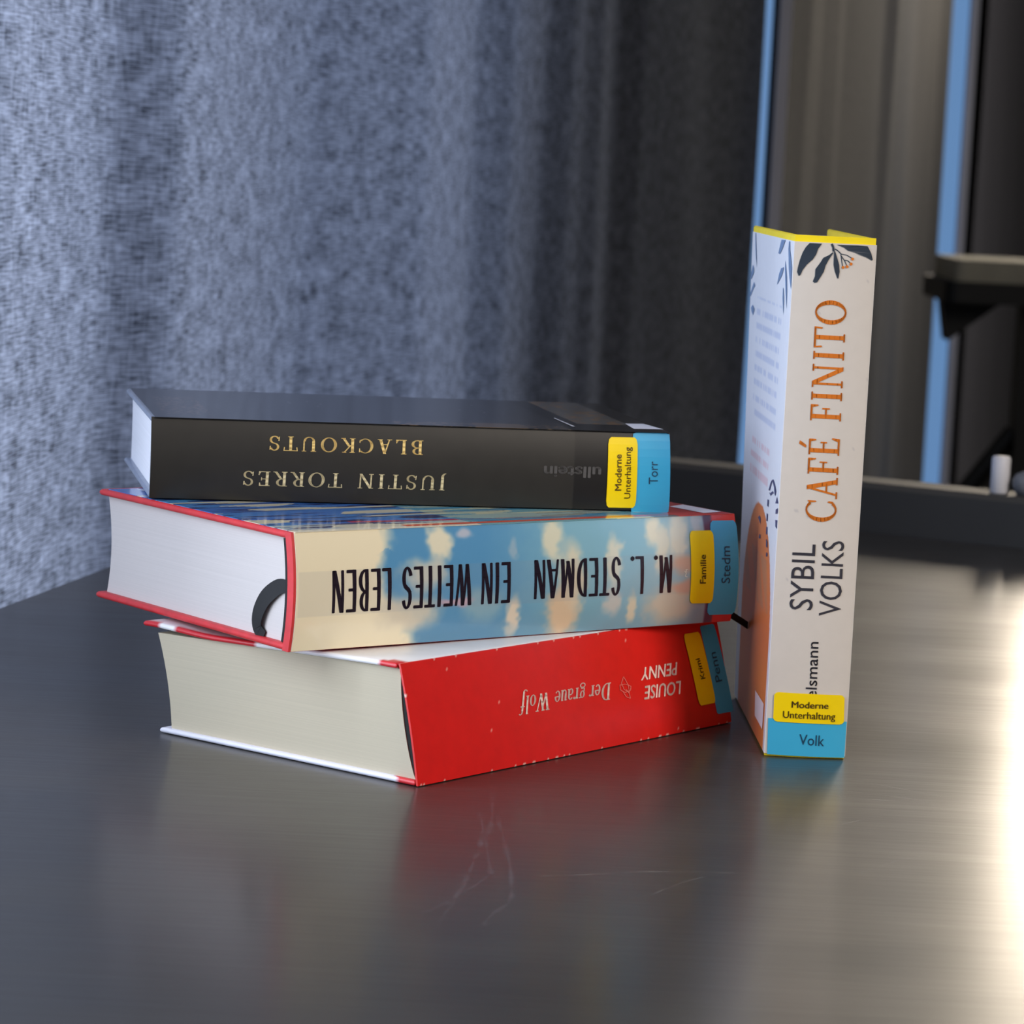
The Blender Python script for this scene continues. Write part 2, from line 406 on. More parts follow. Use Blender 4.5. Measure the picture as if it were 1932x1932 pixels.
bm = bmesh.new(); bm_prism(bm, [rel(pe0), rel(pe1), rel(pe1+pn*0.035), rel(pe0+pn*0.035)], ztop-0.004, ztop); bm_bevel(bm, 0.001)
bm_obj('lit_top_strip', bm, M_lit_top, root)
tag(root, 'low black partition panel along the rear edge of the table', 'partition')
# small white cylinder and grey knob on its ledge
M_white = mat('white_ceramic', rgb(225, 225, 232), 0.45, noise=((40, 40, 40), 0.03))
pm = plane_hit(1886, 920, PB0+pn*0.014, pn)
bm = bmesh.new(); R_ = 0.0062; Hc = 0.0245
bm_tube(bm, [(0, 0, 0), (0, 0, 0.0008), (0, 0, Hc-0.0015), (0, 0, Hc)], [R_*.88, R_, R_, R_*.85], 28)
o = bm_obj('white_cylinder', bm, M_white, smooth=True); o.location = (pm.x, pm.y, ztop)
tag(o, 'small blurred white cylinder standing on the black partition ledge', 'cylinder')
M_grey = mat('grey_plastic', rgb(110, 114, 122), 0.5, noise=((40, 40, 40), 0.05))
pm = plane_hit(1936, 905, PB0+pn*0.016, pn)
bm = bmesh.new()
bm_tube(bm, [(0, 0, 0), (0, 0, 0.005), (0, 0, 0.010), (0, 0, 0.014), (0, 0, 0.016)], [0.0055, 0.0085, 0.009, 0.0065, 0.0015], 24)
o = bm_obj('grey_knob', bm, M_grey, smooth=True); o.location = (pm.x, pm.y, ztop)
tag(o, 'blurred rounded grey knob cut by the right edge of the photo', 'knob')

# ---------------------------------------------------------------- bar stool in the background
YS = 5.2
def atY(px, py, y=YS): d = ray(px, py); return CAM+d*(y/d.y)
sL = atY(1762, 528); sC = atY(1948, 520); Rs = (sC.x-sL.x)
zs1 = atY(1850, 525).z; zs0 = atY(1850, 566).z; zcu = atY(1850, 492).z
root = empty('bar_stool', (sC.x, YS+Rs*0.0, 0))
M_cush = mat('beige_cushion', rgb(200, 194, 172), 0.8, noise=((30, 30, 30), 0.08))
M_stool = mat('black_stool_frame', rgb(12, 13, 15), 0.5, noise=((12, 12, 12), 0.1))
def sq(hx, hy, r=0.02, n=5):
    out = []
    for cx, cy, a0 in ((hx-r, hy-r, 0), (-hx+r, hy-r, 90), (-hx+r, -hy+r, 180), (hx-r, -hy+r, 270)):
        for k in range(n): a = math.radians(a0+90*k/(n-1)); out.append((cx+r*math.cos(a), cy+r*math.sin(a)))
    return out
bm = bmesh.new(); bm_prism(bm, sq(Rs*0.90, Rs*0.86), zs1-0.002, zcu+0.004); bm_bevel(bm, 0.006, 3, 0.9)
bm_obj('seat_cushion', bm, M_cush, root, smooth=False)
bm = bmesh.new(); bm_prism(bm, sq(Rs, Rs*0.95), zs0, zs1-0.002); bm_bevel(bm, 0.003, 2, 0.9)
bm_obj('seat_frame', bm, M_stool, root)
px_ = sC.x
xp = atY(1916, 700).x-sC.x
bm = bmesh.new(); bm_prism(bm, [(xp, -.035), (-xp*1.2, -.035), (-xp*1.2, .035), (xp, .035)], 0.02, zs0)
bm_obj('post', bm, M_stool, root)
g = [atY(1782, 566), atY(1795, 628), atY(1880, 572)]
for s in (1,):
    bm = bmesh.new()
    pts = [(-Rs*0.93, zs0), (-Rs*0.86, zs0-0.068), (-Rs*0.84, zs0-0.068), (-Rs*0.30, zs0)]
    a = [bm.verts.new((p[0], -0.03, p[1])) for p in pts]; b = [bm.verts.new((p[0], 0.03, p[1])) for p in pts]
    bm.faces.new(a); bm.faces.new(b[::-1])
    for i in range(4): bm.faces.new((a[i], b[i], b[(i+1) % 4], a[(i+1) % 4]))
    bm_obj('gusset', bm, M_stool, root)
bz = atY(1900, 815).z; bz2 = atY(1838, 905).z; bx = atY(1906, 830).x-sC.x; bx2 = atY(1840, 905).x-sC.x
bm = bmesh.new(); bm_tube(bm, [(xp+0.004, 0, bz), (bx2, 0, bz2), (bx2-0.13, 0, bz2-0.17)], 0.017, 8)
bm_obj('brace', bm, M_stool, root)
bm = bmesh.new(); bm_tube(bm, [(0, 0, 0), (0, 0, 0.02)], [0.22, 0.20], 32); bm_obj('base_plate', bm, M_stool, root)
tag(root, 'blurred black bar stool with beige seat at the right edge', 'stool')

# ================================================================ books
class Book:
    """local frame: X along the spine, Y from spine to fore edge, Z through the thickness"""
    def __init__(s, name, label, ox, oy, oz, yaw, L, W, T, shear=0, bulge=0.002, wedge=0, standing=False, flare=None):
        s.L, s.W, s.T, s.sh, s.bu, s.we, s.st, s.fl = L, W, T, shear, bulge, wedge, standing, flare
        s.root = empty(name, (ox, oy, oz), yaw); tag(s.root, label, 'book')
        s.M = Matrix.Translation((ox, oy, oz)) @ Matrix.Rotation(yaw, 4, 'Z')
    def obj(s, x, y, z):                      # book frame -> coordinates under the Empty
        if s.st: return Vector((s.T-z, y, x))
        return Vector((x, y, z))
    def world(s, v): return s.M @ v
    def prof(s, z):                           # y of the outer spine surface at height z
        t = z/s.T
        return s.sh*t - s.bu*(1-(2*t-1)**2)
    def topz(s, y, x=0.0):                    # the wedge: thinner at the fore edge
        z = s.T + s.we*max(0, y-s.sh)/s.W
        return z
    # surfaces
    def spine(s, x, z, off=0.0):
        t = z/s.T; dy = s.sh/s.T + s.bu*2*(2*t-1)*2/s.T*0.5
        nrm = Vector((0, -1, 0)) if True else None
        return s.obj(x, s.prof(z)-off, z)
    def top(s, x, y, off=0.0):                # outer face of the upper board (left board when standing)
        y = max(y, 0.0002) if off > 0.0004 else y
        z = s.topz(y)+off
        if s.fl: z += s.fl(x, y)
        return s.obj(x, y+s.sh, z)
    def end(s, y, z, off=0.0):                # the page end facing left at x = 0
        return s.obj(0.0025-off, y, z)
    def pix(s, surf, px, py, guess=None):
        a, b = guess or (s.L*0.5, (s.T if surf == s.spine else s.W)*0.5)
        for _ in range(25):
            def f(a, b): q = proj(s.world(surf(a, b))); return q[0]-px, q[1]-py
            f0 = f(a, b); h = 1e-5; fa = f(a+h, b); fb = f(a, b+h)
            J = ((fa[0]-f0[0])/h, (fb[0]-f0[0])/h, (fa[1]-f0[1])/h, (fb[1]-f0[1])/h)
            det = J[0]*J[3]-J[1]*J[2]
            if abs(det) < 1e-9: break
            da = (f0[0]*J[3]-J[1]*f0[1])/det; db = (J[0]*f0[1]-J[2]*f0[0])/det
            mx = 0.05; da = max(-mx, min(mx, da)); db = max(-mx, min(mx, db))
            a -= da; b -= db
            if abs(da)+abs(db) < 1e-7: break
        return a, b

M_pages = {}
def page_mat(name, c):
    return mat(name, c, 0.75, 0.25, noise=((6, 6, 1900), 0.035), bump=((20, 20, 2600), 0.10, 0.0002))
def rounded_slab(bm, b, xa, xb, y0, y1, z0f, z1f, ny=16, nx=1, map_=None):
    """a board: cross-section rounded at its ends; z0f/z1f are functions of (x, y)"""
    pass

def board(b, name, y0, y1, under, th, material, colors=None, nx=10, ny=14, bottom=False, x0=0, x1=None):
    """cover board with rounded rim; top board lies between topz-th and topz, bottom board between 0 and th"""
    x1 = b.L if x1 is None else x1
    V, F, C = [], [], []
    # ring profile around the thickness at each edge: build grid over superellipse mapping
    us = [0, .25, .5, .75, 1]
    prof = [(math.cos(math.pi/2*k/3), math.sin(math.pi/2*k/3)) for k in range(4)]
    r = th*0.5
    def zc(x, y):
        if bottom: return th*0.5
        z = b.topz(y-b.sh)
        if b.fl: z += b.fl(x, y-b.sh)
        return z - th*0.5
    def P(x, y, dz): return b.obj(x, y, zc(x, y)+dz)
    xs = [x0+r*(1-math.cos(math.pi/2*k/3)) for k in range(4)] + [x0+r+(x1-x0-2*r)*k/nx for k in range(1, nx)] + [x1-r*(1-math.cos(math.pi/2*k/3)) for k in (3, 2, 1, 0)]
    ys = [y0+r*(1-math.cos(math.pi/2*k/3)) for k in range(4)] + [y0+r+(y1-y0-2*r)*k/ny for k in range(1, ny)] + [y1-r*(1-math.cos(math.pi/2*k/3)) for k in (3, 2, 1, 0)]
    def hgt(x, y):
        ex = min(1, min(x-x0, x1-x)/r); ey = min(1, min(y-y0, y1-y)/r)
        fx = math.sqrt(max(0, 1-(1-ex)**2)); fy = math.sqrt(max(0, 1-(1-ey)**2))
        return r*min(fx, fy)
    for sgn in (1, -1):
        for x in xs:
            for y in ys:
                V.append(P(x, y, sgn*hgt(x, y)))
                C.append(colors(x, y, sgn) if colors else (1, 1, 1, 1))
    nX, nY = len(xs), len(ys); off = nX*nY
    for s_ in (0, 1):
        for i in range(nX-1):
            for j in range(nY-1):
                q = s_*off+i*nY+j; f = (q, q+nY, q+nY+1, q+1); F.append(f if s_ == 0 else f[::-1])
    o = mesh_obj(name, V, F, material, b.root, smooth=True, colors=C if colors else None)
    bm = bmesh.new(); bm.from_mesh(o.data); bmesh.ops.remove_doubles(bm, verts=bm.verts, dist=1e-6)
    bmesh.ops.recalc_face_normals(bm, faces=bm.faces); bm.to_mesh(o.data); bm.free()
    return o

def pages(b, material, th, inset=0.0028, spine_gap=0.002, fore=0.004, conc=0.003, sag=None, edge_round=0.0):
    """page block: spine edge follows the spine, fore edge concave"""
    V, F = [], []; n = 24; nx = 2
    def ring(x):
        pts = []
        zb, ztp = th, None
        for k in range(n+1):
            t = k/n; z0 = zb; 
            z1 = b.T-th; z = z0+(z1-z0)*t
            g = sag(t) if sag else 0
            pts.append((b.prof(z)+spine_gap+g, z))
        for k in range(n+1):
            t = 1-k/n; z1 = b.topz(b.W)-th; z = th+(z1-th)*t
            y = b.W-fore+b.sh*(z/b.T)-conc*(1-(2*t-1)**2)
            pts.append((y, z))
        return pts
    xs = [inset, b.L-inset]
    R = [ring(x) for x in xs]; m_ = len(R[0])
    for x, r in zip(xs, R):
        for (y, z) in r: V.append(b.obj(x, y, z))
    for k in range(m_): F.append((k, (k+1) % m_, m_+(k+1) % m_, m_+k))
    # end caps as quad strips between spine edge and fore edge
    for base in (0, m_):
        for k in range(n):
            F.append((base+k, base+k+1, base+m_-2-k, base+m_-1-k))
    o = mesh_obj('page_block', V, F, material, b.root)
    bm = bmesh.new(); bm.from_mesh(o.data); bmesh.ops.recalc_face_normals(bm, faces=bm.faces); bm.to_mesh(o.data); bm.free()
    return o

def sheet(b, name, x0, x1, inner, outer, material, parent, nx, nz, colors=None, z0=0.0, z1=None, y_under=0.006, wrap=True):
    """spine shell: from under the lower board round the spine; outer surface at prof-outer, inner at prof+inner"""
    z1 = b.T if z1 is None else z1
    V, F, C = [], [], []
    for i in range(nx+1):
        x = x0+(x1-x0)*i/nx
        for j in range(nz+1):
            z = z0+(z1-z0)*j/nz
            V.append(b.obj(x, b.prof(z)-outer, z)); C.append(colors(x, z) if colors else (1, 1, 1, 1))
    off = len(V)
    for i in range(nx+1):
        x = x0+(x1-x0)*i/nx
        for j in range(nz+1):
            z = z0+(z1-z0)*j/nz
            V.append(b.obj(x, b.prof(z)+inner, z)); C.append(colors(x, z) if colors else (1, 1, 1, 1))
    w_ = nz+1
    for s_ in (0, 1):
        for i in range(nx):
            for j in range(nz):
                q = s_*off+i*w_+j; f = (q, q+w_, q+w_+1, q+1); F.append(f if s_ == 0 else f[::-1])
    for i in range(nx):
        for j in (0, nz): q = i*w_+j; F.append((q, q+w_, q+w_+off, q+off))
    for j in range(nz):
        for i in (0, nx): q = i*w_+j; F.append((q, q+1, q+1+off, q+off))
    o = mesh_obj(name, V, F, material, parent, colors=C if colors else None)
    bm = bmesh.new(); bm.from_mesh(o.data); bmesh.ops.recalc_face_normals(bm, faces=bm.faces); bm.to_mesh(o.data); bm.free()
    o.data.polygons.foreach_set('use_smooth', [True]*len(o.data.polygons))
    o.data.set_sharp_from_angle(angle=0.8) if hasattr(o.data, 'set_sharp_from_angle') else None
    return o
def topsheet(b, name, x0, x1, y0, y1, material, parent, nx, ny, colors, off=0.0002):
    """printed paper lying on the upper board, thin but solid"""
    V, F, C = [], [], []
    for lay in (off, 0.00003):
        for i in range(nx+1):
            for j in range(ny+1):
                x = x0+(x1-x0)*i/nx; y = y0+(y1-y0)*j/ny
                V.append(b.top(x, y, lay)); C.append(colors(x, y) if colors else (1, 1, 1, 1))
    w_ = ny+1; o_ = (nx+1)*w_
    for s_ in (0, 1):
        for i in range(nx):
            for j in range(ny): q = s_*o_+i*w_+j; F.append((q, q+w_, q+w_+1, q+1) if s_ == 0 else (q+1, q+w_+1, q+w_, q))
    for i in range(nx):
        for j in (0, ny): q = i*w_+j; F.append((q, q+w_, q+w_+o_, q+o_))
    for j in range(ny):
        for i in (0, nx): q = i*w_+j; F.append((q, q+1, q+1+o_, q+o_))
    o = mesh_obj(name, V, F, material, parent, colors=C if colors else None)
    bm = bmesh.new(); bm.from_mesh(o.data); bmesh.ops.recalc_face_normals(bm, faces=bm.faces); bm.to_mesh(o.data); bm.free()
    return o

# ---- decals: polygons in surface coordinates
def decal(b, name, polys, surf, off, material, parent, sub=1):
    V, F = [], []
    for poly in polys:
        i0 = len(V)
        for (p, q) in poly: V.append(surf(p, q, off))
        F.append(tuple(range(i0, len(V))))
    return mesh_obj(name, V, F, material, parent)
def patch(b, name, cs, surf, off, material, parent, n=10, m_=10, rnd=0.0, th=0.00012):
    """sticker: four corners (surface coordinates), rounded corners by super-ellipse, a thin solid sheet"""
    (a, bb, c, d) = cs
    V, F = [], []
    for lay in (off, off-th):
        for i in range(n+1):
            for j in range(m_+1):
                u, v = i/n, j/m_
                eu, ev = abs(2*u-1), abs(2*v-1)
                uu, vv = u, v
                if rnd > 0 and (i in (0, n)) and (j in (0, m_)):
                    uu = 0.5+(u-0.5)*(1-rnd); vv = 0.5+(v-0.5)*(1-rnd)
                p = [(1-uu)*(1-vv)*a[k]+uu*(1-vv)*bb[k]+uu*vv*c[k]+(1-uu)*vv*d[k] for k in (0, 1)]
                V.append(surf(p[0], p[1], lay))
    w_ = m_+1; o_ = (n+1)*w_
    for s_ in (0, 1):
        for i in range(n):
            for j in range(m_): q = s_*o_+i*w_+j; F.append((q, q+w_, q+w_+1, q+1) if s_ == 0 else (q+1, q+w_+1, q+w_, q))
    for i in range(n):
        for j in (0, m_): q = i*w_+j; F.append((q, q+w_, q+w_+o_, q+o_))
    for j in range(m_):
        for i in (0, n): q = i*w_+j; F.append((q, q+1, q+1+o_, q+o_))
    o = mesh_obj(name, V, F, material, parent)
    bm = bmesh.new(); bm.from_mesh(o.data); bmesh.ops.recalc_face_normals(bm, faces=bm.faces); bm.to_mesh(o.data); bm.free()
    return o

# ---- lettering -------------------------------------------------------------
def Bar(x0, y0, x1, y1, w0, w1=None, hor=True):
    """a stroke whose ends are cut level (for stems and diagonals) or upright (for crossbars)"""
    w1 = w0 if w1 is None else w1; out = []; n = 3
    for k in range(n):
        a, c = k/n, (k+1)/n
        xa, ya, wa = x0+(x1-x0)*a, y0+(y1-y0)*a, w0+(w1-w0)*a
        xc, yc, wc = x0+(x1-x0)*c, y0+(y1-y0)*c, w0+(w1-w0)*c
        if hor: out.append([(xa-wa/2, ya), (xa+wa/2, ya), (xc+wc/2, yc), (xc-wc/2, yc)])
        else: out.append([(xa, ya-wa/2), (xc, yc-wc/2), (xc, yc+wc/2), (xa, ya+wa/2)])
    return out
def Arc(cx, cy, rx, ry, a0, a1, wv, wh, tilt=0):
    """outer ellipse rx, ry; stroke wv at the sides and wh at top and bottom"""
    n = max(4, int(abs(a1-a0)/15)); out = []
    def pt(a, inner):
        t = math.radians(a); k = math.radians(a+tilt)
        x, y = rx*math.cos(t), ry*math.sin(t)
        if inner: x, y = (rx-wv)*math.cos(t), (ry-wh)*math.sin(t)
        return cx+x, cy+y
    for i in range(n):
        p, q = a0+(a1-a0)*i/n, a0+(a1-a0)*(i+1)/n
        out.append([pt(p, 0), pt(q, 0), pt(q, 1), pt(p, 1)])
    return out
def H(x0, x1, y, w): return [[(x0, y-w/2), (x1, y-w/2), (x1, y+w/2), (x0, y+w/2)]]
def Tri(*p): return [list(p)]
K, N_, S_ = 0.125, 0.055, 0.04                 # thick stem, thin stroke, serif thickness
def ser(x, y, w=0.13):
    yy = y+S_/2 if y < 0.5 else y-S_/2
    return H(x-w, x+w, yy, S_)
def stem(x, y0=0.0, y1=1.0, k=None): return Bar(x, y0, x, y1, k or K)
ROMAN = {
 'B': (0.62, stem(.14)+ser(.12, 0, .12)+ser(.12, 1, .12)+H(.14, .30, .975, .05)+H(.14, .32, .525, .05)+H(.14, .32, .025, .05)+Arc(.27, .765, .25, .235, -90, 90, .115, .05)+Arc(.29, .275, .29, .275, -90, 90, .125, .05)),
 'L': (0.56, stem(.14)+ser(.14, 1)+H(.02, .50, .025, .05)+Tri((.42, .03), (.54, 0), (.54, .24), (.51, .24))),
 'A': (0.72, Bar(.12, 0, .35, 1, .05)+Bar(.58, 0, .35, 1, .13)+H(.2, .5, .36, .045)+ser(.11, 0, .11)+ser(.59, 0, .12)),
 'C': (0.72, Arc(.42, .5, .40, .51, 48, 312, .125, .045)+Tri((.69, .68), (.66, .90), (.72, .95), (.715, .68))+Tri((.69, .30), (.63, .10), (.70, .12), (.72, .25))),
 'K': (0.72, stem(.14)+ser(.14, 0)+ser(.14, 1)+Bar(.22, .48, .56, 1, .055)+Bar(.30, .56, .60, 0, .13)+ser(.60, 0, .11)+ser(.55, 1, .1)),
 'O': (0.82, Arc(.41, .5, .40, .51, 0, 360, .13, .045)),
 'U': (0.76, stem(.16, .28)+ser(.16, 1)+Arc(.38, .30, .28, .31, 180, 360, .10, .05)+Bar(.635, .28, .635, 1, .055)+ser(.63, 1, .1)),
 'T': (0.68, stem(.34)+ser(.34, 0)+H(.02, .66, .975, .05)+Tri((.02, 1), (.05, .76), (.015, .74), (-.01, 1))+Tri((.66, 1), (.63, .76), (.665, .74), (.69, 1))),
 'S': (0.54, Arc(.27, .745, .235, .265, 20, 270, .10, .06)+Arc(.27, .255, .245, .265, -160, 90, .10, .06)+Tri((.455, .70), (.495, .70), (.50, .96), (.46, .9))+Tri((.04, .32), (.075, .32), (.06, .1), (.03, .03))),
 'J': (0.36, Bar(.22, .1, .22, 1, K)+ser(.22, 1)+Arc(.06, .08, .222, .26, -90, 10, .12, .05)),
 'I': (0.34, stem(.17)+ser(.17, 0)+ser(.17, 1)),
 'N': (0.84, Bar(.15, 0, .15, 1, .055)+ser(.15, 0, .11)+ser(.12, 1, .09)+Bar(.16, 1, .68, 0, .13)+Bar(.69, 0, .69, 1, .055)+ser(.69, 1, .11)),
 'R': (0.66, stem(.14)+ser(.14, 0)+ser(.12, 1, .12)+H(.14, .30, .975, .05)+H(.14, .30, .50, .05)+Arc(.28, .74, .26, .26, -90, 90, .115, .05)+Bar(.30, .5, .58, 0, .125)+ser(.62, 0, .08)),
 'E': (0.60, stem(.14)+ser(.12, 0, .12)+ser(.12, 1, .12)+H(.14, .50, .975, .05)+H(.14, .42, .52, .045)+H(.14, .52, .025, .05)+Tri((.44, 1), (.52, 1), (.52, .78), (.49, .78))+Tri((.40, .62), (.43, .62), (.43, .42), (.40, .42))+Tri((.44, 0), (.55, .0), (.57, .25), (.54, .25))),
 'F': (0.56, stem(.14)+ser(.14, 0)+ser(.12, 1, .12)+H(.14, .50, .975, .05)+H(.14, .40, .50, .045)+Tri((.44, 1), (.53, 1), (.53, .76), (.50, .76))+Tri((.39, .62), (.42, .62), (.42, .38), (.39, .38))),
 ' ': (0.36, []),
}
ROMAN['\u00c9'] = (0.60, ROMAN['E'][1]+Tri((.22, 1.10), (.30, 1.10), (.44, 1.30), (.34, 1.32)))
D_ = 0.075
DECO = {
 'E': (0.30, Bar(.06, 0, .05, 1, .085, .07)+H(.05, .27, .97, .06)+H(.05, .22, .47, .055)+H(.05, .27, .03, .06)),
 'I': (0.16, Bar(.07, 0, .07, 1, .085, .075)),
 'N': (0.36, Bar(.05, 0, .05, 1, .055)+Bar(.07, 1, .28, 0, .085)+Bar(.30, 0, .30, 1, .055)),
 'W': (0.50, Bar(.04, 1, .13, 0, .08)+Bar(.14, 0, .24, 1, .045)+Bar(.25, 1, .34, 0, .08)+Bar(.35, 0, .45, 1, .045)),
 'T': (0.30, Bar(.14, 0, .14, 1, .085, .075)+H(.0, .29, .97, .06)),
 'S': (0.30, Arc(.14, .74, .13, .27, 15, 265, .07, .05)+Arc(.13, .27, .14, .28, -165, 85, .075, .05)+Bar(.06, .60, .21, .42, .09)),
 'L': (0.27, Bar(.06, 0, .05, 1, .085, .07)+H(.05, .26, .03, .06)),
 'B': (0.31, Bar(.06, 0, .05, 1, .08, .07)+Arc(.10, .76, .15, .24, -90, 90, .07, .05)+Arc(.10, .275, .18, .275, -90, 90, .075, .05)+H(.05, .11, .975, .05)+H(.05, .11, .54, .05)+H(.05, .11, .025, .05)),
 'M': (0.44, Bar(.05, 0, .07, 1, .06)+Bar(.08, 1, .21, .05, .085)+Bar(.21, .05, .33, 1, .04)+Bar(.34, 1, .37, 0, .085)),
 'D': (0.34, Bar(.06, 0, .05, 1, .08, .07)+Arc(.07, .5, .24, .5, -90, 90, .085, .05)),
 'A': (0.36, Bar(.03, 0, .16, 1, .045)+Bar(.31, 0, .18, 1, .09)+H(.08, .26, .27, .05)),
 '.': (0.14, Arc(.05, .05, .05, .055, 0, 360, .05, .055)),
 ' ': (0.20, []),
}
X_ = 0.62
ITAL = {
 'D': (0.74, stem(.14)+ser(.12, 0, .12)+ser(.12, 1, .12)+H(.14, .3, .975, .05)+H(.14, .3, .025, .05)+Arc(.28, .5, .38, .5, -90, 90, .13, .05)),
 'e': (0.42, Arc(.21, .31, .20, .32, 10, 320, .095, .04)+H(.06, .40, .34, .04)),
 'r': (0.36, Bar(.12, 0, .12, X_, .1)+ser(.12, 0, .1)+H(.02, .12, X_-.02, .04)+Arc(.28, .46, .15, .17, 40, 170, .05, .07)+Arc(.32, .55, .045, .05, 0, 360, .04, .04)),
 'g': (0.44, Arc(.20, .42, .17, .21, 0, 360, .085, .04)+Arc(.20, -.10, .20, .15, 0, 360, .06, .05)+Bar(.09, .24, .07, .10, .06)+H(.07, .30, .07, .06)+H(.3, .42, .6, .05)),
 'a': (0.42, Bar(.32, .05, .32, .45, .1)+Arc(.20, .43, .165, .195, 0, 150, .09, .045)+Arc(.19, .17, .17, .19, 60, 320, .09, .04)+H(.32, .42, .025, .05)),
 'u': (0.46, Bar(.11, .18, .11, X_, .1)+Arc(.21, .19, .15, .20, 180, 330, .07, .05)+Bar(.36, 0, .36, X_, .1)+H(.02, .12, X_-.02, .04)+H(.28, .36, X_-.02, .04)+H(.36, .45, .02, .04)),
 'W': (0.98, Bar(.12, 1, .32, 0, .12)+Bar(.32, 0, .50, .9, .05)+Bar(.46, 1, .68, 0, .12)+Bar(.68, 0, .88, 1, .05)+ser(.12, 1, .12)+ser(.88, 1, .1)+ser(.45, 1, .1)),
 'o': (0.46, Arc(.22, .31, .21, .32, 0, 360, .1, .04)),
 'l': (0.24, Bar(.11, 0, .11, 1.05, .1)+ser(.11, 0, .1)+H(.02, .11, 1.03, .04)),
 'f': (0.34, Bar(.12, -.28, .16, .85, .1)+Arc(.28, .84, .17, .22, 50, 180, .08, .05)+H(.02, .30, X_-.03, .05)+Arc(.02, -.25, .14, .12, 180, 360, .05, .05)),
 ' ': (0.26, []),
}
def stroke_text(text, font, track=0.06, bold=0.0):
    x = 0; polys = []
    for ch in text:
        wd, ps = font[ch]
        for p in ps: polys.append([(x+a, c) for a, c in p])
        x += wd+track
    return embolden(polys, bold), x-track
def embolden(polys, d):
    """thicker strokes: the outline repeated a little to each side"""
    if d <= 0: return polys
    return [[(x+e, y+g) for x, y in p] for e, g in ((0, 0), (-d, 0), (d, 0), (0, d*.6), (0, -d*.6)) for p in polys]
def font_polys(text, bold=0.0):
    """outlines of Blender's built-in font, triangulated; returns polys in units of the capital height"""
    cu = bpy.data.curves.new('t', 'FONT'); cu.body = text; cu.size = 1; cu.resolution_u = 3
    ob = bpy.data.objects.new('t', cu); COL.objects.link(ob)
    dg = bpy.context.evaluated_depsgraph_get(); me = ob.evaluated_get(dg).to_mesh()
    vs = [(v.co.x, v.co.y) for v in me.vertices]; fs = [list(p.vertices) for p in me.polygons]
    ob.evaluated_get(dg).to_mesh_clear(); bpy.data.objects.remove(ob); bpy.data.curves.remove(cu)
    x0 = min(v[0] for v in vs); x1 = max(v[0] for v in vs)
    cap = 0.695
    polys = [[((vs[i][0]-x0)/cap, vs[i][1]/cap) for i in f] for f in fs]
    return embolden(polys, bold*2), (x1-x0)/cap
def lettering(b, name, polyw, surf, start, end, capp, material, parent, off=0.00025, guess=None, boost=1.0):
    """start/end: pixels at the two ends of the base line; capp: pixel of the cap height above start"""
    polys, wd = polyw
    A = b.pix(surf, *start, guess=guess); B = b.pix(surf, *end, guess=guess); Cc = b.pix(surf, *capp, guess=guess)
    ux = ((B[0]-A[0])/wd, (B[1]-A[1])/wd); uy = (Cc[0]-A[0], Cc[1]-A[1])
    out = [[(A[0]+ux[0]*x+uy[0]*y, A[1]+ux[1]*x+uy[1]*y) for x, y in p] for p in polys]
    return decal(b, name, out, surf, off, material, parent)

M_lab_y = mat('yellow_label_film', rgb(250, 214, 0), 0.3, noise=((60, 60, 60), 0.02))
M_lab_b = mat('blue_label_film', rgb(62, 172, 212), 0.3, noise=((60, 60, 60), 0.02))
M_ink = mat('dark_ink', rgb(36, 34, 40), 0.45, noise=((90, 90, 90), 0.05))
M_inkb = mat('blue_label_ink', rgb(18, 60, 88), 0.45, noise=((90, 90, 90), 0.05))
M_inkbr = mat('yellow_label_ink', rgb(88, 62, 20), 0.45, noise=((90, 90, 90), 0.05))
M_white_p = mat('white_sticker_paper', rgb(235, 232, 238), 0.4, noise=((60, 60, 60), 0.02))

def sm(a, b_, x): t = max(0, min(1, (x-a)/(b_-a))); return t*t*(3-2*t)
def mixc(a, c, t): return tuple(a[i]*(1-t)+c[i]*t for i in range(3))
def hash2(i, j): 
    n_ = math.sin(i*127.1+j*311.7)*43758.5453; return n_-math.floor(n_)
def vnoise(x, y):
    i, j = math.floor(x), math.floor(y); fx, fy = x-i, y-j; fx = fx*fx*(3-2*fx); fy = fy*fy*(3-2*fy)
    a = hash2(i, j)*(1-fx)+hash2(i+1, j)*fx; c = hash2(i, j+1)*(1-fx)+hash2(i+1, j+1)*fx
    return a*(1-fy)+c*fy
def C4(c): return (lin(max(0, min(255, c[0]))), lin(max(0, min(255, c[1]))), lin(max(0, min(255, c[2]))), 1)

# ---------------------------------------------------------------- red book (bottom of the stack)
R = Book('hardcover_book', 'thick red hardcover book at the bottom of the stack', -0.0314, 1.1632, Z0+0.0002, 0.9136-0.0, 0.2149, 0.1362, 0.0460, shear=0.0115, bulge=0.0008, wedge=-0.0038,
         flare=lambda x, y: 0.0022*sm(0.095, 0.135, y)*(1-sm(0.0, 0.06, x)))
R.root.location.z = Z0+0.0002
# the solved yaw is the angle of the spine direction
M_rpages = page_mat('cream_page_paper', rgb(194, 183, 160))
M_rcase = mat('red_white_cover_board', (1, 1, 1, 1), 0.35, attr='print', noise=((80, 80, 80), 0.04))
RED = (212, 26, 24); WHT = (236, 234, 236)
def r_top(x, y, s):
    f = (y-0.0115)/R.W
    if x < 0.0020 and (f > .93 or .55 < f < .865 or f < .07): return C4((200, 36, 46))    # cloth rim, red with white gaps
    if f < .05 and x < 0.006: return C4((200, 36, 46))
    if s < 0: return C4(WHT)
    if x > 0.148: return C4((40, 40, 42))
    return C4(WHT)
pages(R, M_rpages, 0.0022, inset=0.0022, spine_gap=0.0008, fore=0.005, conc=0.0015, sag=lambda t: 0.0030*math.sin(math.pi*(1-t))**0.7+0.001*(1-t))
board(R, 'front_board', 0.0115+0.001, R.W+0.0115, 0, 0.0022, M_rcase, colors=r_top, nx=60, ny=60)
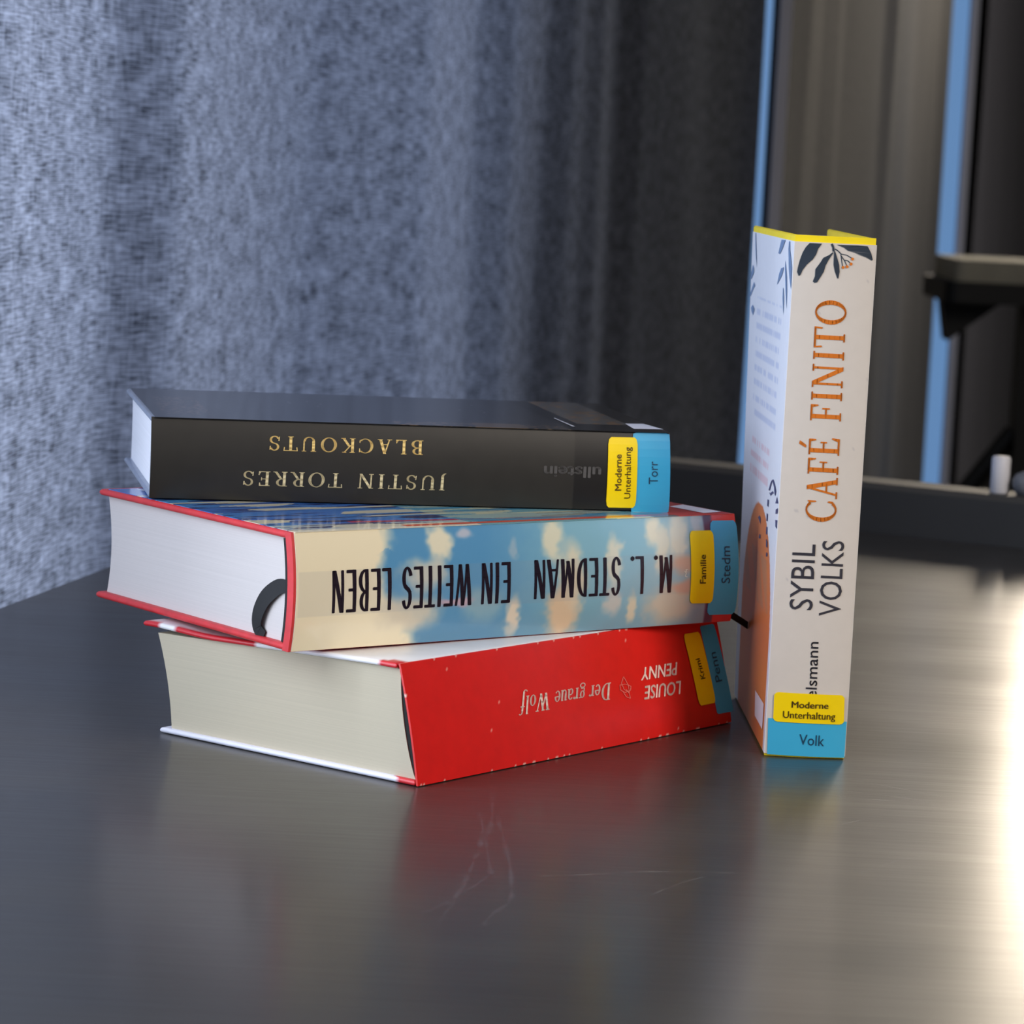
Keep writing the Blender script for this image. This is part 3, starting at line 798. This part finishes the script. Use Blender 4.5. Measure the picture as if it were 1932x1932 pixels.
def r_bot(x, y, s):
    return C4((206, 40, 48)) if y < 0.012 and vnoise(x*500, y*700) > 0.3 else C4((225, 224, 236))
board(R, 'back_board', 0.0008, R.W, 0, 0.0022, M_rcase, colors=r_bot, nx=12, ny=60, bottom=True)
M_gap_shade = mat('spine_hollow_shade', rgb(16, 14, 12), 0.8, noise=((300, 300, 300), 0.2))  # dark strip standing in for shade in the hollow of the spine
sheet(R, 'spine_gap_shade', 0.0026, R.L-0.0026, 0.0045, -0.0006, M_gap_shade, R.root, 4, 24, z0=0.0024, z1=R.T-0.003)
M_rjack = mat('red_jacket_paper', (1, 1, 1, 1), 0.34, attr='print', bump=((90, 90, 90), 0.08, 0.0004), noise=((150, 150, 150), 0.05))
def r_sp(x, z):
    c = RED
    d = min(z, R.T-z)
    if d < 0.0009 and vnoise(x*900, z*50) > 0.80: c = (236, 190, 180)
    if x < 0.0012 and vnoise(z*700, 5) > 0.88: c = (240, 200, 190)
    if vnoise(x*700+9, z*700) > 0.985: c = (240, 150, 140)
    return C4(c)
RJ = sheet(R, 'jacket_spine', 0.0004, R.L-0.0004, 0.0003, 0.0006, M_rjack, R.root, 240, 50, colors=r_sp, z0=0.0002)
M_rtxt = mat('cream_print', rgb(245, 222, 212), 0.4, noise=((90, 90, 90), 0.04))
sp = R.spine
RO = 0.00095
lettering(R, 'author_lettering', font_polys('PENNY', 0.012), sp, (1274, 1249), (1208, 1259), (1272.5, 1273), M_rtxt, RJ, off=RO)
lettering(R, 'author_lettering', font_polys('LOUISE', 0.012), sp, (1281, 1284), (1214, 1294), (1279.5, 1309), M_rtxt, RJ, off=RO)
lettering(R, 'title_lettering', stroke_text('Der graue Wolf', ITAL, 0.04, 0.012), sp, (1149, 1287), (979, 1314), (1147, 1319), M_rtxt, RJ, off=RO)
# line drawing of a bud beside the title
M_rline = mat('fine_pale_line', rgb(228, 120, 110), 0.4, noise=((90, 90, 90), 0.05))
def pixpoly(b, surf, pts, guess=None): return [b.pix(surf, *p, guess=guess) for p in pts]
def polyline(b, surf, pts, wpx, closed=False):
    """thin printed line through pixels"""
    out = []
    if closed: pts = pts+[pts[0]]
    for (x0, y0), (x1, y1) in zip(pts, pts[1:]):
        l = math.hypot(x1-x0, y1-y0) or 1; nx_, ny_ = -(y1-y0)/l*wpx/2, (x1-x0)/l*wpx/2
        out.append(pixpoly(b, surf, [(x0+nx_, y0+ny_), (x1+nx_, y1+ny_), (x1-nx_, y1-ny_), (x0-nx_, y0-ny_)]))
    return out
bud = polyline(R, sp, [(1173, 1276), (1169, 1288), (1174, 1300), (1184, 1306), (1182, 1292), (1173, 1276)], 1.1) + \
      polyline(R, sp, [(1166, 1292), (1176, 1290), (1187, 1294), (1186, 1302), (1176, 1306), (1167, 1301), (1166, 1292)], 1.1) + \
      polyline(R, sp, [(1172, 1304), (1178, 1314), (1186, 1317), (1184, 1308), (1178, 1300)], 1.1)
decal(R, 'bud_drawing', bud, sp, RO, M_rline, RJ)
yl = pixpoly(R, sp, [(1285, 1196), (1316, 1191), (1347, 1325), (1316, 1331)])
bl = pixpoly(R, sp, [(1317, 1181), (1344, 1176), (1381, 1341), (1350, 1347)])
o = patch(R, 'signature_label', bl, sp, 0.0009, M_lab_b, R.root, rnd=0.03); o['label'] = 'blue spine sticker'
lettering(R, 'label_lettering', font_polys('Penn'), sp, (1359, 1284), (1346, 1229), (1347, 1287), M_inkb, o, off=0.0011)
o = patch(R, 'genre_label', yl, sp, 0.00115, M_lab_y, R.root, rnd=0.06); o['label'] = 'yellow spine sticker'
lettering(R, 'label_lettering', font_polys('Krimi', 0.010), sp, (1326, 1279), (1315, 1241), (1318, 1281), M_inkbr, o, off=0.00135)

# ---------------------------------------------------------------- blue sky book (middle)
S = Book('hardcover_book', 'thick hardcover with cloudy blue sky spine, middle of the stack', -0.0838, 1.1825, Z0+0.0465, 0.6569, 0.2272, 0.1483, 0.0464, shear=0.0013, bulge=0.0028)
M_spages = page_mat('grey_white_page_paper', rgb(202, 194, 190))
pages(S, M_spages, 0.0028, inset=0.0030, spine_gap=0.0072, fore=0.004, conc=0.0030)
M_scase = mat('red_case_board', rgb(200, 48, 52), 0.45, noise=((160, 160, 160), 0.12), bump=((700, 700, 700), 0.2, 0.0002))
board(S, 'front_board', 0.0045, S.W, 0, 0.0028, M_scase, nx=10, ny=20)
board(S, 'back_board', 0.0035, S.W, 0, 0.0028, M_scase, nx=10, ny=20, bottom=True)
sheet(S, 'spine_case', 0.0, S.L, 0.0042, 0.0, M_scase, S.root, 12, 30)
M_sj = mat('printed_sky_jacket', (1, 1, 1, 1), 0.22, attr='print', coat=0.4)
CREAM = (242, 232, 202); BLUE = (88, 150, 196); TEAL = (132, 182, 202)
blobs = [ # u, v, ru, rv, colour, softness
 (.305, .86, .026, .20, CREAM), (.275, .60, .05, .13, (215, 212, 196)), (.245, .30, .07, .16, (214, 206, 186)), (.36, .93, .02, .06, (190, 195, 210)),
 (.40, .30, .05, .16, (140, 175, 190)), (.345, .34, .035, .05, (205, 170, 185)), (.475, .18, .017, .15, (232, 214, 190)), (.47, .76, .012, .08, (150, 180, 200)),
 (.555, .88, .026, .24, (226, 222, 196)), (.595, .60, .03, .20, (222, 216, 192)), (.585, .20, .038, .26, (228, 196, 160)), (.61, .40, .025, .2, (220, 205, 180)),
 (.70, .62, .019, .24, (218, 216, 196)), (.70, .28, .018, .14, (196, 195, 188)), (.795, .90, .02, .16, (222, 218, 196)), (.815, .72, .022, .2, (210, 208, 190)),
 (.855, .80, .022, .24, (216, 214, 196)), (.745, .20, .014, .14, (215, 205, 180)), (.84, .20, .06, .2, (196, 186, 168)), (.90, .92, .015, .12, (190, 196, 196)),
 (.875, .55, .035, .09, (214, 168, 140)), (.87, .34, .03, .07, (208, 160, 135))]
def s_sp(x, z):
    u, v = x/S.L, z/S.T
    u2 = u+0.018*(vnoise(u*40, v*9)-0.5)+0.01*(vnoise(u*110, v*25+7)-0.5); v2 = v+0.10*(vnoise(u*36+5, v*7+3)-0.5)
    c = mixc(BLUE, TEAL, sm(.38, .62, u2)); c = mixc(c, (165, 182, 188), sm(.72, .95, u2)*0.8)
    c = mixc(c, (112, 148, 168), (1-sm(.0, .5, v2))*0.45)
    edge = .185-.03*sm(.5, 1, v2)*0+.07*(1-sm(.18, .5, v2))+0.012*(v2 > .8)
    c = mixc(CREAM, c, sm(edge-.022, edge+.022, u2))
    for bu, bv, ru, rv, bc in blobs:
        d = math.sqrt(((u2-bu)/ru)**2+((v2-bv)/rv)**2)
        c = mixc(c, bc, (1-sm(.45, 1.35, d))*0.92)
    if 0.30 < v < 0.67 and u > 0.01: c = mixc(c, (150, 155, 165), 0.16)        # faint greyed band behind the title
    # red end with a plum stripe
    s1 = .915+0.012*(1-v)
    if v > .55 or v < .2: c = mixc(c, (84, 48, 82), sm(s1, s1+.006, u))
    c = mixc(c, (222, 66, 66) if v > .5 else (205, 44, 56), sm(s1+.020, s1+.027, u))
    return C4(c)
SJ = sheet(S, 'jacket_spine', 0.0012, S.L-0.0004, 0.0, 0.0005, M_sj, S.root, 420, 84, colors=s_sp, z0=0.0002, z1=S.T+0.00005)
def s_top(x, y):
    u, v = x/S.L, y/S.W
    n_ = vnoise(u*6+1, v*34); n2 = vnoise(u*11+4, v*70+8)
    c = mixc((62, 104, 190), (70, 150, 200), vnoise(u*5, v*9))
    if n2 > .62: c = (34, 44, 96)
    if n_ > .70: c = (212, 206, 184)
    if v < .12 and u < .42: c = mixc((222, 214, 190), c, 0.25 if n2 < .6 else .8)
    if v < .03: c = (234, 226, 204)
    w1 = abs((v-.10)-(.42-u)*.16); 
    if u > .18 and w1 < .012: c = (190, 60, 88)
    if u > .40: c = mixc(c, (205, 208, 170) if vnoise(u*8, v*30+3) > .55 else (84, 160, 180), .7)
    if u > .25 and v < .045 and v > .015: c = (226, 88, 60)
    if u > .80 and v < .10: c = mixc(c, (120, 70, 70), .5)
    if u > .86: c = (226, 78, 74)
    if v > .86 and v < .94 and .06 < u < .12: c = (240, 240, 250)
    return C4(c)
topsheet(S, 'jacket_front', 0.0016, S.L-0.0012, -0.0008, S.W-0.006, M_sj, S.root, 260, 160, s_top, off=0.00022)
wl = pixpoly(S, S.top, [(1263, 957), (1288, 953.5), (1361, 967), (1328, 969.5)], guess=(S.L*.95, .03))
decal(S, 'shelf_sticker', [wl], S.top, 0.0004, M_white_p, S.root)
M_sink = mat('plum_black_ink', rgb(30, 20, 34), 0.25, noise=((90, 90, 90), 0.08))
sp = S.spine
lettering(S, 'title_lettering', stroke_text('EIN WEITES LEBEN', DECO, 0.045, 0.012), sp, (962, 1060), (624, 1077), (960.5, 1136), M_sink, SJ, off=0.0007)
lettering(S, 'author_lettering', stroke_text('M. L. STEDMAN', DECO, 0.045, 0.012), sp, (1267, 1047), (1005, 1057), (1265.5, 1117), M_sink, SJ, off=0.0007)
bl = pixpoly(S, sp, [(1337, 982), (1386, 981), (1384, 1158), (1331, 1160)])
o = patch(S, 'signature_label', bl, sp, 0.0008, M_lab_b, S.root, rnd=0.05, m_=16); o['label'] = 'blue spine sticker'
lettering(S, 'label_lettering', font_polys('Stedm'), sp, (1374, 1100), (1374, 1030), (1358, 1100), M_inkb, o, off=0.00105)
yl = pixpoly(S, sp, [(1298, 1001), (1342, 1000), (1341, 1137), (1298, 1138)])
o = patch(S, 'genre_label', yl, sp, 0.00105, M_lab_y, S.root, rnd=0.06, m_=16); o['label'] = 'yellow spine sticker'
lettering(S, 'label_lettering', font_polys('Familie', 0.010), sp, (1328, 1100), (1328, 1046), (1317, 1100), M_inkbr, o, off=0.0013)
# small publisher's mark beside the yellow label
mk = polyline(S, sp, [(1290, 1077), (1293, 1081), (1291, 1087), (1295, 1088)], 1.3)+polyline(S, sp, [(1296, 1074), (1292, 1074), (1294, 1079)], 1.3)
M_mk = mat('pale_mark', rgb(225, 222, 205), 0.4, noise=((90, 90, 90), 0.04)); decal(S, 'publisher_mark', mk, sp, 0.0007, M_mk, SJ)
# black ribbon: loop at the near end, tail at the far end
M_rib = mat('black_ribbon_cloth', rgb(7, 6, 8), 0.7, noise=((400, 400, 400), 0.2))
def ribbon(name, ctr, width, th=0.0004, taper=False, upright=False):
    P = [Vector(p) for p in ctr]; Q = []
    for i in range(len(P)-1):
        p0, p1, p2, p3 = P[max(i-1, 0)], P[i], P[i+1], P[min(i+2, len(P)-1)]
        for s in range(6):
            t = s/6; Q.append(0.5*((2*p1)+(p2-p0)*t+(2*p0-5*p1+4*p2-p3)*t*t+(3*p1-p0-3*p2+p3)*t**3))
    Q.append(P[-1]); V, F = [], []
    for i, q in enumerate(Q):
        t = (Q[min(i+1, len(Q)-1)]-Q[max(i-1, 0)]).normalized()
        sd = t.cross(Vector((1, 0, 0))).normalized() if abs(t.x) < .8 else Vector((0, 1, 0))
        if upright: sd = Vector((0, 0, 1))
        nn = t.cross(sd).normalized()
        wq = width*(0.45+0.55*math.sin(math.pi*min(1, 0.12+0.80*i/(len(Q)-1)))) if taper else width
        for a, c in ((-1, -1), (1, -1), (1, 1), (-1, 1)): V.append(q+sd*a*wq/2+nn*c*th/2)
    for i in range(len(Q)-1):
        for k in range(4): F.append((i*4+k, i*4+(k+1) % 4, i*4+4+(k+1) % 4, i*4+4+k))
    F.append((0, 1, 2, 3)); e = (len(Q)-1)*4; F.append((e+3, e+2, e+1, e))
    o = mesh_obj(name, V, F, M_rib, S.root); bm = bmesh.new(); bm.from_mesh(o.data); bmesh.ops.recalc_face_normals(bm, faces=bm.faces); bm.to_mesh(o.data); bm.free(); return o
def S_end(px, py, off): y, z = S.pix(S.end, px, py, guess=(0.02, 0.02)); return S.end(y, z, off)
ribbon('ribbon_bookmark', [S_end(541, 1106, 0.0002), S_end(526, 1108, 0.0005), S_end(505, 1128, 0.0011), S_end(492, 1158, 0.0014), S_end(490, 1184, 0.0011), S_end(499, 1200, 0.0002)], 0.0072, taper=True)
sheet(S, 'spine_gap_shade', 0.0012, S.L-0.0012, 0.0076, -0.0043, M_gap_shade, S.root, 4, 24, z0=0.003, z1=S.T-0.003)  # same dark strip as shade in the gap between pages and spine

# ---------------------------------------------------------------- black book (top)
T = Book('hardcover_book', 'slimmer black hardcover with gold spine lettering on top of the stack', -0.1499, 1.2688, Z0+0.0465+0.0464+0.0005, 0.2009, 0.2207, 0.1401, 0.0335, shear=0.0024, bulge=0.0016)
M_tpages = page_mat('white_page_paper', rgb(248, 248, 252))
pages(T, M_tpages, 0.0022, inset=0.0028, spine_gap=0.0016, fore=0.004, conc=0.0022)
M_tcase = mat('grey_blue_case_board', rgb(136, 146, 166), 0.3, noise=((90, 90, 90), 0.08))
board(T, 'front_board', 0.0035, T.W, 0, 0.0022, M_tcase, nx=10, ny=20)
board(T, 'back_board', 0.0012, T.W, 0, 0.0022, M_tcase, nx=10, ny=20, bottom=True)
M_tj = mat('black_jacket_paper', (1, 1, 1, 1), 0.38, attr='print', noise=((120, 120, 120), 0.10), bump=((30, 30, 30), 0.12, 0.0006))
tape_x = T.pix(T.spine, 1084, 880)[0]
def t_sp(x, z): return C4((36, 34, 31)) if x < tape_x else C4((14, 13, 14))
TJ = sheet(T, 'jacket_spine', 0.0003, T.L-0.0006, 0.0015, 0.0004, M_tj, T.root, 300, 30, colors=t_sp, z0=0.0003, z1=T.T+0.0001)
tx1 = T.pix(T.top, 1060, 795, guess=(T.L*.8, .03))[0]
def t_top(x, y):
    c = (42, 41, 44)
    u, v = x/T.L, y/T.W
    if .03 < u < .12 and .1 < v < .7 and vnoise(u*200, v*60) > .60: c = (92, 76, 66)
    if u > .45 and v < .10 and vnoise(u*160, v*90) > .62: c = (110, 92, 74)
    if .62 < u < .72 and v < .12: c = (92, 76, 60)
    if u > .80: c = (20, 19, 22)
    if .84 < u < .95 and v > .20: c = (96, 92, 88) if vnoise(u*70, v*30) < .66 else (130, 100, 70)
    if vnoise(u*240, v*150) > .985: c = (150, 150, 155)
    return C4(c)
M_tt = mat('black_jacket_front_paper', (1, 1, 1, 1), 0.30, coat=0.6, attr='print', noise=((60, 60, 60), 0.10), bump=((26, 26, 26), 0.10, 0.0006))
topsheet(T, 'jacket_front', 0.0018, T.L-0.0008, -0.0016, T.W-0.002, M_tt, T.root, 240, 100, t_top, off=0.00022)
# clear tape edge and white shelf sticker on the front cover
M_tape = mat('tape_edge', rgb(205, 205, 215), 0.3, noise=((90, 90, 90), 0.04))
decal(T, 'tape_edge', [pixpoly(T, T.top, [(1044, 790.5), (1047, 790.5), (1085, 806.5), (1080, 806.5)], guess=(T.L*.8, .02))], T.top, 0.00045, M_tape, T.root)
ws = pixpoly(T, T.top, [(1179, 801), (1214, 801.5), (1252, 812), (1196, 811)], guess=(T.L*.93, .02))
decal(T, 'shelf_sticker', [ws], T.top, 0.00045, M_white_p, T.root)
M_gold = mat('gold_print', rgb(250, 216, 136), 0.35, noise=((90, 90, 90), 0.12))
M_gold2 = mat('pale_gold_print', rgb(226, 210, 165), 0.35, noise=((90, 90, 90), 0.12))
sp = T.spine
lettering(T, 'title_lettering', stroke_text('BLACKOUTS', ROMAN, 0.20, 0.006), sp, (798, 831), (508, 822), (797, 858), M_gold, TJ, off=0.0006)
lettering(T, 'author_lettering', stroke_text('JUSTIN TORRES', ROMAN, 0.20, 0.006), sp, (843, 898), (459, 888), (841, 925), M_gold2, TJ, off=0.0006)
M_ghost = mat('faint_grey_print', rgb(78, 76, 75), 0.4, noise=((90, 90, 90), 0.1))
lettering(T, 'publisher_lettering', font_polys('ullstein', 0.02), sp, (1133, 881), (1027, 879), (1132, 902), M_ghost, TJ, off=0.0006)
bl = pixpoly(T, sp, [(1193, 815.5), (1263, 817), (1261, 968), (1189, 967)])
o = patch(T, 'signature_label', bl, sp, 0.0007, M_lab_b, T.root, rnd=0.03); o['label'] = 'blue spine sticker'
lettering(T, 'label_lettering', font_polys('Torr'), sp, (1240, 913), (1240, 870), (1223, 913), M_inkb, o, off=0.0009)
yl = pixpoly(T, sp, [(1147, 824), (1202, 825), (1198, 958), (1142, 957)])
o = patch(T, 'genre_label', yl, sp, 0.0009, M_lab_y, T.root, rnd=0.06); o['label'] = 'yellow spine sticker'
lettering(T, 'label_lettering', font_polys('Moderne', 0.010), sp, (1171, 925), (1171.5, 857), (1159, 925), M_inkbr, o, off=0.0011)
lettering(T, 'label_lettering', font_polys('Unterhaltung', 0.004), sp, (1188, 940), (1189, 843), (1176.5, 940), M_inkbr, o, off=0.0011)

# ---------------------------------------------------------------- standing white book
def v_flare(x, y):                            # the rear board splays a little at its foot
    return y/0.138*(-0.0014+0.0040*x/0.2146)
VB = Book('hardcover_book', 'white hardcover standing upright with orange spine title', 0.1091, 1.2613, Z0+0.0002, 0.0324, 0.2146, 0.1381, 0.0330, shear=0, bulge=0.0012, standing=True, flare=v_flare)
M_vpages = page_mat('white_book_page_paper', rgb(238, 236, 238))
def v_pages():
    return pages(VB, mat('upright_page_paper', rgb(238, 236, 238), 0.75, 0.25, noise=((1900, 6, 6), 0.10)), 0.0024, inset=0.0030, spine_gap=0.0022, fore=0.005, conc=0.003)
v_pages()
M_vcase = mat('yellow_case_board', rgb(246, 218, 20), 0.4, noise=((120, 120, 120), 0.05))
board(VB, 'rear_board', 0.0015, VB.W, 0, 0.0024, M_vcase, nx=20, ny=20)
board(VB, 'front_board', 0.0015, VB.W, 0, 0.0024, M_vcase, nx=10, ny=20, bottom=True)
sheet(VB, 'spine_case', 0.0, VB.L, 0.0020, 0.0, M_vcase, VB.root, 10, 24)
M_vj = mat('white_jacket_paper', (1, 1, 1, 1), 0.33, attr='print', noise=((200, 200, 200), 0.015))
JT = VB.L-0.0027
def v_sp(x, z):
    c = (210, 201, 191)
    if vnoise(x*420, z*420) > .975: c = (190, 182, 178)
    return C4(c)
VJ = sheet(VB, 'jacket_spine', 0.0010, JT, 0.0, 0.0005, M_vj, VB.root, 200, 40, colors=v_sp, z0=0.0, z1=VB.T+0.00005)
def v_top(x, y):                              # rear cover: orange arch at the foot, grey text lines above
    u, v = x/VB.L, y/VB.W
    c = (232, 234, 242)
    cx_, top_ = 0.40, 0.455
    if u < top_ and v > 0.025:
        hw = 0.42*math.sqrt(max(0, 1-(max(0, (u-0.20))/(top_-0.20))**2))+0.0
        d = abs(v-0.46)
        if d < hw+0.0: c = mixc((226, 142, 70), (216, 120, 70), vnoise(u*9, v*4))
        if d < hw and .26 < u < .36 and vnoise(u*30-v*14, v*3) > .62: c = mixc(c, (170, 138, 120), .4*sm(.55, .8, vnoise(u*30-v*14, v*3)))
    if .60 < u < .86 and .18 < v < .80 and (u*34) % 1.0 < .42 and vnoise(v*60, u*34//1) > .25: c = mixc(c, (196, 204, 228), .8)
    if .49 < u < .59 and .30 < v < .80 and (u*34) % 1.0 < .5 and vnoise(v*50, u*34//1) > .25: c = mixc(c, (226, 196, 204), .8)
    return C4(c)
topsheet(VB, 'jacket_rear', 0.0010, JT, -0.0004, VB.W-0.001, M_vj, VB.root, 240, 120, v_top, off=0.0003)
sp = VB.spine
M_or = mat('orange_print', rgb(208, 112, 28), 0.4, noise=((90, 90, 90), 0.06))
M_leaf = mat('slate_leaf_print', rgb(44, 54, 66), 0.4, noise=((90, 90, 90), 0.15))
M_leaf2 = mat('blue_grey_leaf_print', rgb(112, 136, 172), 0.4, noise=((90, 90, 90), 0.15))
M_vtx = mat('charcoal_print', rgb(52, 50, 58), 0.4, noise=((90, 90, 90), 0.06))
lettering(VB, 'title_lettering', stroke_text('CAF\u00c9 FINITO', ROMAN, 0.10, 0.010), sp, (1576, 986), (1597, 568), (1519, 983), M_or, VJ, off=0.0007)
lettering(VB, 'author_lettering', font_polys('SYBIL', -0.004), sp, (1532, 1151), (1538.5, 1027), (1488.5, 1149), M_vtx, VJ, off=0.0007)
lettering(VB, 'author_lettering', font_polys('VOLKS', -0.004), sp, (1585, 1163), (1592.5, 1021), (1544, 1161), M_vtx, VJ, off=0.0007)
lettering(VB, 'publisher_lettering', font_polys('elsmann', 0.004), sp, (1540, 1317), (1544, 1211), (1519, 1316), M_vtx, VJ, off=0.0007)
def lp(x, y): return (1370+x/6.0375, 400+y/6.0375)
def fan(pts):                                  # outline -> strip of quads between the two sides
    n_ = len(pts); return [[pts[i], pts[i+1], pts[n_-2-i], pts[n_-1-i]] if n_-2-i != i+1 else [pts[i], pts[i+1], pts[n_-1-i]] for i in range((n_)//2) if n_-2-i >= i+1]
def shape(pts):
    return [pixpoly(VB, sp, q) for q in fan([lp(*p) for p in pts])]
G = []
G += shape([(950, 352), (905, 400), (870, 460), (840, 540), (820, 610), (806, 680), (825, 728), (845, 715), (870, 660), (915, 600), (985, 540), (1025, 480), (1045, 420), (1090, 360)])
G += shape([(1215, 455), (1170, 490), (1105, 520), (1075, 570), (1015, 650), (1010, 730), (985, 790), (1005, 806), (1035, 800), (1060, 760), (1110, 680), (1130, 610), (1165, 545), (1220, 465)])
G += shape([(1228, 445), (1225, 520), (1222, 600), (1235, 670), (1262, 750), (1275, 760), (1290, 680), (1285, 600), (1265, 530), (1240, 450)])
G += shape([(1262, 374), (1340, 405), (1385, 440), (1460, 460), (1520, 490), (1590, 515), (1655, 552), (1668, 545), (1650, 470), (1610, 390), (1500, 380), (1270, 372)])
def sl(pts, wpx): return polyline(VB, sp, [lp(*p) for p in pts], wpx)
G += sl([(1200, 362), (1218, 400), (1222, 450)], 4.0)+sl([(1238, 420), (1270, 440), (1310, 480)], 1.8)+sl([(1310, 478), (1370, 490), (1430, 525)], 1.4)
G += sl([(1305, 478), (1312, 540), (1325, 620)], 1.4)+sl([(1310, 500), (1345, 550), (1372, 610)], 1.4)+sl([(1345, 548), (1380, 552), (1418, 585)], 1.4)
decal(VB, 'leaf_print', G, sp, 0.0007, M_leaf, VJ)
dots = []
for (x, y) in ((1437, 535), (1420, 592), (1375, 622), (1330, 630)):
    dots.append(pixpoly(VB, sp, [lp(x+17*math.cos(a*math.pi/6), y+17*math.sin(a*math.pi/6)) for a in range(12)]))
decal(VB, 'berry_print', dots, sp, 0.0008, M_or, VJ)
# leaves on the rear cover seen at a slant
tp = VB.top; gg = (VB.L*.8, VB.W*.5)
def tshape(pts): return [pixpoly(VB, tp, q, guess=gg) for q in fan([lp(*p) for p in pts])]
decal(VB, 'rear_leaf_print', tshape([(645, 315), (625, 390), (608, 470), (625, 480), (655, 420), (690, 320)]), tp, 0.0005, M_leaf2, VB.root)
decal(VB, 'rear_leaf_print', tshape([(730, 335), (722, 420), (724, 520), (726, 640), (735, 760), (750, 880), (760, 780), (762, 640), (752, 520), (742, 440), (741, 335)]), tp, 0.0005, M_leaf2, VB.root)
decal(VB, 'rear_leaf_print', tshape([(672, 628), (640, 640), (615, 710), (592, 830), (620, 780), (650, 720)]), tp, 0.0005, M_leaf2, VB.root)
decal(VB, 'rear_leaf_print', tshape([(688, 545), (683, 640), (686, 760), (690, 900), (700, 1110), (706, 900), (704, 740), (696, 640)]), tp, 0.0005, M_leaf2, VB.root)
decal(VB, 'rear_leaf_print', tshape([(660, 860), (655, 980), (664, 1180), (672, 1000), (666, 870)]), tp, 0.0005, M_leaf2, VB.root)
decal(VB, 'rear_leaf_print', tshape([(345, 240), (346, 400), (352, 520), (362, 640), (360, 500), (356, 380), (352, 240)]), tp, 0.0005, M_leaf2, VB.root)
decal(VB, 'rear_leaf_print', tshape([(318, 600), (300, 680), (280, 770), (300, 760), (330, 690), (330, 640)]), tp, 0.0005, M_leaf2, VB.root)
decal(VB, 'rear_leaf_print', tshape([(330, 795), (305, 870), (275, 960), (290, 960), (320, 880), (342, 840)]), tp, 0.0005, M_leaf2, VB.root)
decal(VB, 'rear_leaf_print', tshape([(315, 1055), (295, 1090), (302, 1140), (318, 1175), (335, 1110)]), tp, 0.0005, M_leaf2, VB.root)

def rp(x, y): return (1390+x/12.88, 900+y/12.88)
def tq(*pts): return pixpoly(VB, tp, [rp(*p) for p in pts], guess=(VB.L*.45, VB.W*.2))
Dk = [tq((880, 70), (840, 160), (800, 320), (830, 330), (870, 180), (890, 110)), tq((890, 70), (920, 60), (960, 200), (930, 240)), tq((930, 230), (965, 210), (985, 360), (960, 470), (945, 400)),
      tq((810, 360), (840, 400), (900, 340), (930, 400), (900, 400), (850, 460)), tq((775, 540), (765, 700), (795, 730), (808, 560)),
      tq((1005, 480), (965, 640), (1040, 650)), tq((975, 790), (1060, 790), (1050, 920), (970, 900)), tq((965, 1040), (1045, 1090), (1030, 1240), (995, 1260), (965, 1200)),
      tq((755, 880), (745, 1060), (775, 1080), (785, 900)), tq((745, 1200), (735, 1390), (765, 1400), (775, 1220)), tq((740, 1500), (738, 1690), (768, 1720), (772, 1560)), tq((742, 1830), (738, 1932), (768, 1932), (770, 1850)),
      tq((580, 930), (545, 980), (575, 1060), (600, 1150), (605, 1000)), tq((580, 1380), (560, 1480), (600, 1500), (600, 1400))]
decal(VB, 'dark_ring_print', Dk, tp, 0.0005, mat('navy_print', rgb(66, 70, 110), 0.4, noise=((90, 90, 90), 0.1)), VB.root)
bc = pixpoly(VB, tp, [(1427, 1302), (1443, 1328), (1440, 1376), (1426, 1350)], guess=(VB.L*.1, VB.W*.2))
o = decal(VB, 'barcode_sticker', [bc], tp, 0.0005, M_white_p, VB.root)
bl = pixpoly(VB, sp, [(1449, 1354), (1597, 1361), (1592.5, 1429), (1447, 1422)])
o = patch(VB, 'signature_label', bl, sp, 0.0008, M_lab_b, VB.root, rnd=0.0, n=16); o['label'] = 'blue spine sticker'
lettering(VB, 'label_lettering', font_polys('Volk'), sp, (1507, 1404), (1554, 1407), (1508, 1384), M_inkb, o, off=0.0010)
yl = pixpoly(VB, sp, [(1460.5, 1304.5), (1593, 1311), (1591.5, 1366.5), (1458, 1360)])
o = patch(VB, 'genre_label', yl, sp, 0.00105, M_lab_y, VB.root, rnd=0.05, n=16); o['label'] = 'yellow spine sticker'
lettering(VB, 'label_lettering', font_polys('Moderne', 0.010), sp, (1493, 1334), (1562, 1336.5), (1493.5, 1322), M_inkbr, o, off=0.0013)
lettering(VB, 'label_lettering', font_polys('Unterhaltung', 0.004), sp, (1476.5, 1353), (1575, 1357), (1477, 1340), M_inkbr, o, off=0.0013)

# the tail of the middle book's ribbon reaches over to the standing book
q = VB.pix(VB.top, 1413, 1180, guess=(0.06, 0.07))
inv = S.M.inverted()
A = Vector((S.L-0.005, 0.0125, 0.0052)); A2 = Vector((S.L+0.0006, 0.0105, 0.0046))
B = inv @ VB.world(VB.top(q[0], q[1], 0.0006))
ribbon('ribbon_tail', [A, A2, (A2+B)/2+Vector((0, 0, 0.0004)), B], 0.0032, upright=True)
# jacket on the far cover of the standing book
bm = bmesh.new()
c8 = [[bm.verts.new(VB.obj(x, y, z)) for x, y in ((0.001, -0.0004), (JT, -0.0004), (JT, VB.W-0.001), (0.001, VB.W-0.001))] for z in (-0.0004, 0.0001)]
bm.faces.new(c8[0]); bm.faces.new(c8[1][::-1])
for k in range(4): bm.faces.new((c8[0][k], c8[0][(k+1) % 4], c8[1][(k+1) % 4], c8[1][k]))
bm_obj('jacket_front', bm, mat('white_jacket_front_paper', rgb(214, 206, 198), 0.33, noise=((200, 200, 200), 0.015)), VB.root)
